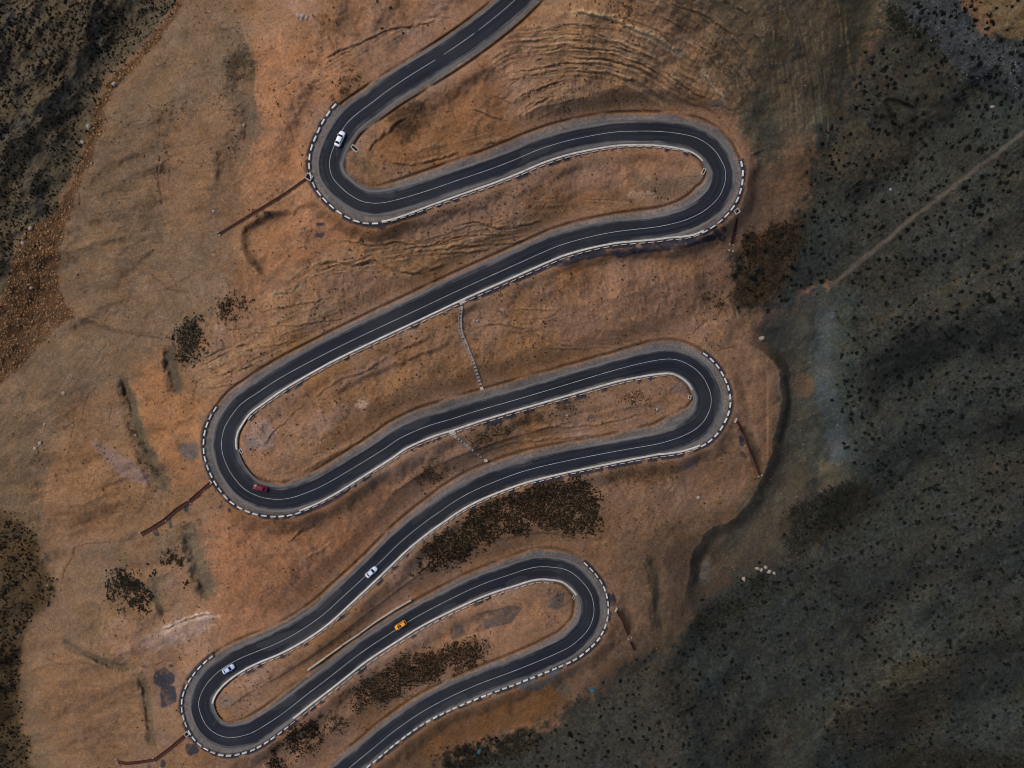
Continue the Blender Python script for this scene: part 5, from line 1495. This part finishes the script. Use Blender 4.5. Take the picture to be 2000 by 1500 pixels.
def concrete_channel(pts, wid, label, end):
    q, _ = catmull(pts, 7.0)
    q0 = at(*q[0]); o = empty('stepped_channel', q0); tag(o, label, 'drain channel')
    n = len(q)
    tn = np.gradient(q, axis=0); tn /= np.linalg.norm(tn, axis=1)[:, None]
    for sgn in (-1, 1):
        secs = []
        for k in range(n):
            s_ = wid * 6 / 2 * sgn; side = np.array((tn[k, 1], -tn[k, 0]))
            z0 = max(float(hgt(*(q[k] + side * s_))), float(hgt(*q[k])))
            a_, b_ = q[k] + side * (s_ - 0.6), q[k] + side * (s_ + 0.6)
            A = Vector(world(a_[0], a_[1], z0)) - q0; B = Vector(world(b_[0], b_[1], z0)) - q0
            secs.append([A + Vector((0, 0, -0.5)), B + Vector((0, 0, -0.5)), B + Vector((0, 0, 0.3)), A + Vector((0, 0, 0.3))])
        mesh_obj('side_wall', bm_mesh('side_wall', loft(secs)), conc3, o)
    for k in range(n - 1):
        c = (q[k] + q[k + 1]) / 2; side = tn[k]
        w0 = at(c[0], c[1], 0.06) - q0
        ln = float(np.linalg.norm(q[k + 1] - q[k])) / 6.2
        bm = bmesh.new(); box(bm, w0.x, w0.y, w0.z - 0.1, ln * 1.0, wid - 0.26, 0.3, rot=math.atan2(-side[1], side[0]))
        mesh_obj('step', bm_mesh('step', bm), conc3, o)
    c = at(*end) - q0
    bm = bmesh.new(); box(bm, c.x, c.y, c.z + 0.15, 1.1, 1.0, 0.9, rot=0.3, bevel=0.05)
    mesh_obj('end_block', bm_mesh('end_block', bm), conc2, o)


concrete_channel([(901, 598), (899, 620), (900, 645), (907, 665), (917, 690), (930, 725), (939, 755)], 0.95, 'long grey stepped concrete channel between two roads in the middle', (941, 759))
concrete_channel([(886, 850), (905, 865), (925, 881), (945, 896)], 0.8, 'short pale concrete channel between the roads below the middle', (949, 899))
# outlet aprons through the kerb where the channels start
for (x, y, an, lb) in ((903, 590, R(24), 'pale concrete outlet apron at the kerb above the long stepped channel'), (884, 846, R(18), 'pale concrete outlet apron at the kerb above the short channel')):
    bm = bmesh.new(); box(bm, 0, 0, 0.06, 1.9, 1.3, 0.34, bevel=0.03)
    q = mesh_obj('drain_apron', bm_mesh('drain_apron', bm), conc2); q.location = at(x, y, 0.0); q.rotation_euler = (0, 0, an)
    tag(q, lb, 'drain apron')

# retaining wall: seven poured lengths
wp = [(602, 1307), (637, 1282), (670, 1258), (704, 1235), (737, 1211), (770, 1190), (796, 1175), (804, 1171)]
q0 = at(*wp[0]); rw = empty('retaining_wall', q0)
tag(rw, 'long low pale concrete retaining wall above the road with the yellow car', 'retaining wall')
for n in range(len(wp) - 1):
    a, b = at(*wp[n]) - q0, at(*wp[n + 1]) - q0
    zt = max(a.z, b.z) + 0.9
    dv = b - a; c = (a + b) / 2
    bm = bmesh.new(); box(bm, c.x, c.y, (c.z + zt) / 2 - 0.6, math.hypot(dv.x, dv.y) - 0.03, 0.52 - 0.03 * (n % 2), zt - c.z + 1.2, rot=math.atan2(dv.y, dv.x), bevel=0.03)
    mesh_obj('wall_section', bm_mesh('wall_section', bm), conc2, rw)

# ------------------------------------------------------------------ rocks
def rock_verts(seed, sub=1):
    bm = bmesh.new(); bmesh.ops.create_icosphere(bm, subdivisions=sub, radius=1)
    r_ = np.random.default_rng(seed)
    for v_ in bm.verts:
        v_.co *= 0.72 + 0.5 * r_.random()
        v_.co.z *= 0.65
    bm.verts.ensure_lookup_table()
    V_ = np.array([v_.co[:] for v_ in bm.verts]); F_ = np.array([[v_.index for v_ in f.verts] for f in bm.faces])
    bm.free()
    return V_, F_


def scatter_pts(sl_, m, n, clump=None, thr=0.0, tries=12):
    ii, jj = np.nonzero(m > rng.random(m.shape) * 0.9 + 0.08)
    if len(ii) == 0: return np.zeros((0, 2))
    ui = UX[sl_[1]]; vi = VY[sl_[0]]
    # area weights: outside the frame cells are larger; keep to the frame and a margin
    k = (ui[jj] > -40) & (ui[jj] < 2040) & (vi[ii] > -40) & (vi[ii] < 1540)
    ii, jj = ii[k], jj[k]
    pick = rng.integers(0, len(ii), n * tries)
    x = ui[jj[pick]] + rng.uniform(-1, 1, len(pick)); y = vi[ii[pick]] + rng.uniform(-1, 1, len(pick))
    if clump is not None:
        c = clump[sl_][ii[pick], jj[pick]]
        keep = rng.random(len(pick)) < sstep(thr - 0.12, thr + 0.12, c)
        x, y = x[keep], y[keep]
    x, y = x[:n], y[:n]
    i_ = np.clip(np.searchsorted(VY, y), 0, NY - 1); j_ = np.clip(np.searchsorted(UX, x), 0, NX - 1)
    ok = DE[i_, j_] > 1.5
    return np.stack([x[ok], y[ok]], axis=1)


def scatter_mesh(name, P, size, protos, flat=(1, 1, 1)):
    """many small solids merged into one mesh"""
    n = len(P)
    h_ = hgt(P[:, 0], P[:, 1]); w_ = world(P[:, 0], P[:, 1], h_)
    vs_, fs_, base_ = [], [], 0
    which = rng.integers(0, len(protos), n); rot = rng.uniform(0, 2 * math.pi, n)
    for k, (pv, pf) in enumerate(protos):
        s_ = np.nonzero(which == k)[0]
        if len(s_) == 0: continue
        c, s = np.cos(rot[s_])[:, None], np.sin(rot[s_])[:, None]
        sz = size[s_][:, None]
        x = (pv[None, :, 0] * c - pv[None, :, 1] * s) * sz * flat[0]; y = (pv[None, :, 0] * s + pv[None, :, 1] * c) * sz * flat[1]; z = pv[None, :, 2] * sz * flat[2]
        vv = np.stack([x, y, z], axis=-1) + w_[s_][:, None, :]
        ff = pf[None] + (np.arange(len(s_)) * len(pv))[:, None, None] + base_
        base_ += vv.shape[0] * vv.shape[1]
        vs_.append(vv.reshape(-1, 3)); fs_.append(ff.reshape(-1, pf.shape[1]))
    return np_mesh(name, np.vstack(vs_), np.vstack(fs_))


rocks = [rock_verts(s) for s in range(6)]
rub_m = simple_mat('rubble_rock', lin((122, 90, 58)), 0.95, 0.3, 0.6, islands=0.75)
P = scatter_pts(sRu, mRu, 5200)
sz = 0.12 + 0.42 * rng.random(len(P)) ** 4
tag(mesh_obj('rubble', scatter_mesh('rubble', P, sz, rocks), rub_m), kind='stuff')
peb_m = simple_mat('pale_stone', lin((150, 126, 106)), 0.95, 0.3, 0.6, islands=0.4)
full = (slice(None), slice(None))
hillm = np.zeros(U.shape, np.float32); hillm[sR] = np.maximum(hillm[sR], mR); hillm[sLT] = np.maximum(hillm[sLT], mLT)
bare = ((DE > 3) & (hillm < 0.3) & (U > -20) & (U < 2020) & (V > -20) & (V < 1520)).astype(np.float32)
P = scatter_pts(full, bare, 4200, N2, 0.0)
sz = 0.08 + 0.16 * rng.random(len(P)) ** 3
tag(mesh_obj('loose_stones', scatter_mesh('loose_stones', P, sz, rocks), peb_m), kind='stuff')
# grey scree at the top right
scree_m = simple_mat('grey_scree', lin((84, 84, 88)), 0.95, 0.3, 0.6, islands=0.5)
sl_, m = poly([(1740, 0), (1860, -10), (1900, 20), (1960, 90), (2020, 130), (2020, 200), (1930, 150), (1900, 190), (1860, 120), (1790, 60)], 4, 1.5)
P = scatter_pts(sl_, m, 700, N3, 0.02)
tag(mesh_obj('scree', scatter_mesh('scree', P, 0.10 + 0.18 * rng.random(len(P)) ** 2, rocks), scree_m), kind='stuff')

bould = [rock_verts(40 + s, 2) for s in range(5)]
pale_m = simple_mat('pale_boulder', lin((150, 138, 126)), 0.9, 0.25, 0.8, bump=0.4)
bmes = []
for k, (pv, pf) in enumerate(bould):
    m_ = np_mesh('boulder', pv, pf); m_.materials.append(pale_m); bmes.append(m_)
BL = [(125, 768, .75, 'pale boulder standing alone on the grey left slope', None),
      (79, 866, .8, 'pale boulder pair on the left slope, upper stone', None), (70, 876, .75, 'pale boulder pair on the left slope, lower stone', None),
      (88, 829, .55, 'slim pale boulder above the boulder pair on the left slope', None),
      (142, 831, .4, 'small pale stone beside a crack on the left slope', None), (265, 850, .45, 'pale stone lying in the dark gully at left', None),
      (583, 31, .7, 'pale rock at the left end of the cluster by the top edge', None), (592, 32, .8, 'largest pale rock in the cluster by the top edge', None), (600, 35, .65, 'pale rock at the right end of the cluster by the top edge', None), (589, 38, .5, 'lowest small rock of the cluster by the top edge', None),
      (926.5, 626, .5, 'left of two round white stones beside the long stepped channel', None), (932, 627, .42, 'right of two round white stones beside the long stepped channel', None),
      (418, 413, .5, 'small grey boulder alone on the bare slope left of the topmost hairpin', None), (477, 245, .5, 'pale stone in the grey wash left of the topmost hairpin', None),
      (391, 1259, .42, 'round white stone below the pink cut bank', None), (313, 1268, .35, 'thin pale stone on the pink slope above the lowest left hairpin', None),
      (93, 1143, .35, 'white stone at the edge of brown scrub at far left', None), (224, 164, .75, 'greenish pale boulder in the rubble band at upper left', None), (174, 247, .9, 'pale boulder in the rubble band beside the dark scrub', None), (162, 278, .7, 'ochre boulder low in the rubble band', None),
      (60, 446, .8, 'large ochre boulder at the head of the rubble fan', None), (45, 475, .7, 'ochre boulder left in the rubble fan', None), (62, 562, .6, 'pale boulder inside the wide rubble fan', None),
      (1453, 1130, .8, 'white boulder lowest of the line along the scrub edge at lower right', None), (1479, 1110, .7, 'white boulder left in the line along the scrub edge at lower right', None), (1487, 1113, .7, 'white boulder in the middle of the line along the scrub edge', None), (1495, 1108, .65, 'white boulder fourth in the line along the scrub edge', None), (1503, 1116, .75, 'white boulder fifth in the line along the scrub edge', None), (1512, 1119, .6, 'white boulder at the right end of the scrub edge line', None),
      (1938, 209, .55, 'pale stone on the dark hillside at upper right', None), (1739, 370, .5, 'small white stone at the end of a stony streak on the right hillside', None),
      (1364, 972, .7, 'pale pointed boulder on the brown slope below the middle right hairpin', None), (1284, 799, .5, 'small pale stone inside the middle right hairpin', None), (1108, 811, .4, 'small white stone in the strip inside the middle right hairpin', None),
      (1487, 661, .9, 'broad pinkish boulder at the gully head right of the roads', None), (826, 1254, .35, 'pale stone below the road with the yellow car', None)]
for n, (x, y, r_, lb, gp) in enumerate(BL):
    o = bpy.data.objects.new('boulder', bmes[n % 5]); o.location = at(x, y, r_ * 0.2)
    o.scale = (r_ * 1.15, r_ * 0.9, r_); o.rotation_euler = (0, 0, n * 1.3); link(o)
    tag(o, lb, 'boulder', 'pale boulders on the slopes')

# ------------------------------------------------------------------ shrubs
def shrub_proto(seed, n=13):
    r_ = np.random.default_rng(seed); vs_, fs_ = [], []
    for k in range(n):
        th = 2 * math.pi * (k * 0.381966 + r_.random() * 0.15); el = math.asin(min(0.98, 0.10 + 0.88 * (k + 0.5) / n))
        dv = np.array((math.cos(th) * math.cos(el), math.sin(th) * math.cos(el), math.sin(el) * 0.75))
        c = dv * r_.uniform(0.5, 1.0)
        e1 = np.cross(dv, (0.3, 0.2, 1.0)); e1 /= np.linalg.norm(e1); e2 = np.cross(dv, e1); e2 /= np.linalg.norm(e2)
        a = r_.uniform(0, math.pi); f1 = e1 * math.cos(a) + e2 * math.sin(a) + dv * r_.uniform(-.5, .5); f2 = -e1 * math.sin(a) + e2 * math.cos(a) + dv * r_.uniform(-.5, .5)
        s1, s2 = r_.uniform(0.34, 0.62), r_.uniform(0.24, 0.42)
        b0 = len(vs_)
        vs_ += [c - f1 * s1, c - f2 * s2 * 0.8, c + f1 * s1, c + f2 * s2]
        fs_ += [(b0, b0 + 1, b0 + 2), (b0, b0 + 2, b0 + 3)]
    b0 = len(vs_)                                            # short stems in the middle
    for k in range(3):
        a = k * 2.1
        vs_ += [np.array((0.08 * math.cos(a), 0.08 * math.sin(a), -0.3)), np.array((0.08 * math.cos(a + 2), 0.08 * math.sin(a + 2), -0.3)), np.array((0.3 * math.cos(a), 0.3 * math.sin(a), 0.6))]
        fs_.append((b0 + 3 * k, b0 + 3 * k + 1, b0 + 3 * k + 2))
    return np.array(vs_), np.array(fs_)


shrubs = [shrub_proto(s) for s in range(7)]
leaf_g = simple_mat('dark_green_leaf', lin((23, 27, 24)), 1.0, 0.25, 0.8, spec=0.05, islands=0.35)
leaf_b = simple_mat('brown_dry_leaf', lin((50, 42, 30)), 1.0, 0.4, 0.4, spec=0.05, islands=0.6)
leaf_t = simple_mat('grey_green_leaf', lin((42, 42, 34)), 1.0, 0.4, 0.4, spec=0.05, islands=0.6)
leaf_l = simple_mat('dark_olive_leaf', lin((36, 33, 26)), 1.0, 0.3, 0.6, spec=0.05, islands=0.5)
leaf_o = simple_mat('rusty_dry_grass', lin((74, 54, 34)), 0.95, 0.25, 0.8, islands=0.35)
CL = fbm(U / 40, V / 40, 3, 91)
PR_ = scatter_pts(sR, mR, 4600, CL + 0.16, 0.05)
dpath = np.min(np.hypot(PR_[:, None, 0] - pq[None, :, 0], PR_[:, None, 1] - pq[None, :, 1]), axis=1)
PR_ = PR_[dpath > 9]
SR_ = 0.23 + 0.64 * rng.random(len(PR_)) ** 2.2
PT_ = scatter_pts(sLT, mLT, 4200, CL + 0.2, 0.05)
ST_ = 0.17 + 0.34 * rng.random(len(PT_)) ** 2.0
PB_ = scatter_pts(sLB, mLB, 1900, CL + 0.2, 0.05)
SB_ = 0.18 + 0.36 * rng.random(len(PB_)) ** 2.0
# the 300 largest stand as plants of their own
allP = np.vstack([PR_, PT_, PB_]); allS = np.concatenate([SR_, ST_, SB_]); allG = np.concatenate([np.zeros(len(PR_)), np.ones(len(PT_)), np.full(len(PB_), 2)])
inside = (allP[:, 0] > 4) & (allP[:, 0] < 1996) & (allP[:, 1] > 4) & (allP[:, 1] < 1496)
order = np.argsort(-(allS * inside))
big = order[:300]; rest = np.setdiff1d(np.arange(len(allP)), big)
smes = []
for k, (pv, pf) in enumerate(shrubs):
    m_ = np_mesh('shrub', pv, pf); m_.materials.append(leaf_g); smes.append(m_)
# landmarks (photo pixels) that tell one part of the hillsides from another
MARK = [(1800, 60, 'beside the grey scree at the top right'), (1960, 150, 'under the grey scree by the right edge'), (1700, 160, 'on the brown slope left of the scree'), (1720, 300, 'above the left half of the pale footpath'),
        (1880, 300, 'above the right half of the pale footpath'), (1640, 420, 'left of the pale footpath near its foot'), (1780, 500, 'just below the pale footpath'), (1930, 420, 'below the footpath by the right edge'),
        (1700, 620, 'right of the blue grey wash, upper end'), (1850, 620, 'on the open slope right of the wash'), (1960, 600, 'by the right edge level with the wash'), (1720, 780, 'right of the blue grey wash, middle'),
        (1860, 790, 'on the stippled slope far right of the wash'), (1960, 850, 'by the right edge below the stippled slope'), (1740, 930, 'just beyond the lower end of the wash'), (1620, 1080, 'below the dark thicket at the wash end'),
        (1780, 1080, 'on the bluish slope below the dark thicket'), (1930, 1060, 'by the right edge on the bluish slope'), (1480, 1240, 'below the line of white boulders'), (1640, 1260, 'on the pale lower slope right of the boulder line'),
        (1800, 1240, 'above the brown combed slope at lower right'), (1940, 1260, 'by the right edge above the bottom corner'), (1250, 1400, 'on the brown spur beneath the lowest right hairpin'), (1420, 1420, 'on the bottom slope right of the brown spur'),
        (1600, 1440, 'near the bottom edge left of the combed slope'), (1760, 1430, 'on the brown combed slope'), (1920, 1430, 'in the bottom right corner'), (1080, 1470, 'by the bottom edge right of the last road'),
        (60, 60, 'in the top left corner'), (250, 60, 'right of the pale gully in the top left scrub'), (80, 330, 'on the upper left slope under the pale gully'), (40, 1200, 'on the brown slope in the lower left corner')]
KM = np.array([(a_, b_) for a_, b_, c_ in MARK], float)
cell = np.argmin(((allP[big][:, None, :] - KM[None]) ** 2).sum(-1), axis=1)
lab = {}
for c_ in range(len(MARK)):
    m_ = [k for k in range(len(big)) if cell[k] == c_]
    if not m_: continue
    Pm = allP[big]; Sm = allS[big]
    free = list(m_)
    for word, key in (('largest', lambda k: -Sm[k]), ('leftmost', lambda k: Pm[k, 0]), ('rightmost', lambda k: -Pm[k, 0]), ('topmost', lambda k: Pm[k, 1]), ('lowest', lambda k: -Pm[k, 1])):
        if len(free) <= 0: break
        if len(m_) == 1: lab[m_[0]] = 'lone large dark shrub ' + MARK[c_][2]; free = []; break
        k = min(m_, key=key)
        if k in free:
            lab[k] = word + ' big dark shrub ' + MARK[c_][2]; free.remove(k)
    for k in free: lab[k] = 'big dark shrub among others ' + MARK[c_][2]
for n, k in enumerate(big):
    o = bpy.data.objects.new('shrub', smes[n % 7]); s_ = float(allS[k])
    o.location = at(allP[k, 0], allP[k, 1], 0.0); o.scale = (s_ * 1.1, s_ * 1.0, s_); o.rotation_euler = (0, 0, n * 2.4); link(o)
    tag(o, lab[n], 'shrub', 'shrubs ' + MARK[cell[n]][2])
rr_ = rest[allG[rest] == 0]; rl_ = rest[allG[rest] > 0]
tag(mesh_obj('scrub', scatter_mesh('scrub', allP[rr_], allS[rr_], shrubs), leaf_g), kind='stuff')
tag(mesh_obj('scrub', scatter_mesh('scrub', allP[rl_], allS[rl_], shrubs), leaf_l), kind='stuff')

acc = {'b': ([], []), 'g': ([], []), 'o': ([], [])}
for q, n, s0, s1, kd in THICK:
    sl_, m = poly(q, 10, 2.0)
    P = scatter_pts(sl_, m, int(n * 4.6), N2 + 0.5 * N3 + 0.24, 0.0)
    acc[kd][0].append(P); acc[kd][1].append(0.62 * (s0 + (s1 - s0) * rng.random(len(P)) ** 1.5))
P = scatter_pts(full, bare * (U < 1430) * (1 - np.clip(rightness[..., 0] * 0, 0, 1)), 5200, N1 + 0.6 * N2, 0.04)
acc['o'][0].append(P); acc['o'][1].append(0.12 + 0.22 * rng.random(len(P)) ** 2)
P = scatter_pts(full, bare * (U < 1500), 500, N2, 0.05)
acc['b'][0].append(P); acc['b'][1].append(0.14 + 0.30 * rng.random(len(P)) ** 2)
for kd, nm, mt in (('b', 'dry_thicket', leaf_b), ('g', 'green_thicket', leaf_t), ('o', 'dry_grass', leaf_o)):
    P = np.vstack(acc[kd][0]); s_ = np.concatenate(acc[kd][1])
    tag(mesh_obj(nm, scatter_mesh(nm, P, s_, shrubs), mt), kind='stuff')

# two scraps of blue sheeting blown down the slope
tarp = simple_mat('blue_plastic', lin((34, 92, 108)), 0.5, 0.25, 1.5)
for (x, y, s_, lb) in ((1156, 1347, 0.9, 'scrap of blue plastic sheet on the slope under the lowest right hairpin'), (935, 1466, 1.0, 'scrap of teal plastic sheet in the thicket by the bottom edge')):
    r_ = np.random.default_rng(int(x)); n = 6
    g = np.stack(np.meshgrid(np.linspace(-1, 1, n), np.linspace(-0.6, 0.6, n)), -1).reshape(-1, 2) * s_ + r_.normal(0, 0.12, (n * n, 2))
    vv = np.concatenate([g, 0.35 + 0.25 * r_.random((n * n, 1))], axis=1)
    id_ = np.arange(n * n).reshape(n, n)
    ff = np.stack([id_[:-1, :-1], id_[:-1, 1:], id_[1:, 1:], id_[1:, :-1]], -1).reshape(-1, 4)
    me_ = np_mesh('plastic_sheet', np.vstack([vv, vv - (0, 0, 0.05)]), np.vstack([ff, ff[:, ::-1] + n * n]))
    o = mesh_obj('plastic_sheet', me_, tarp); o.location = at(x, y, 0.0); o.rotation_euler = (0, 0, r_.random() * 3)
    tag(o, lb, 'plastic sheet')
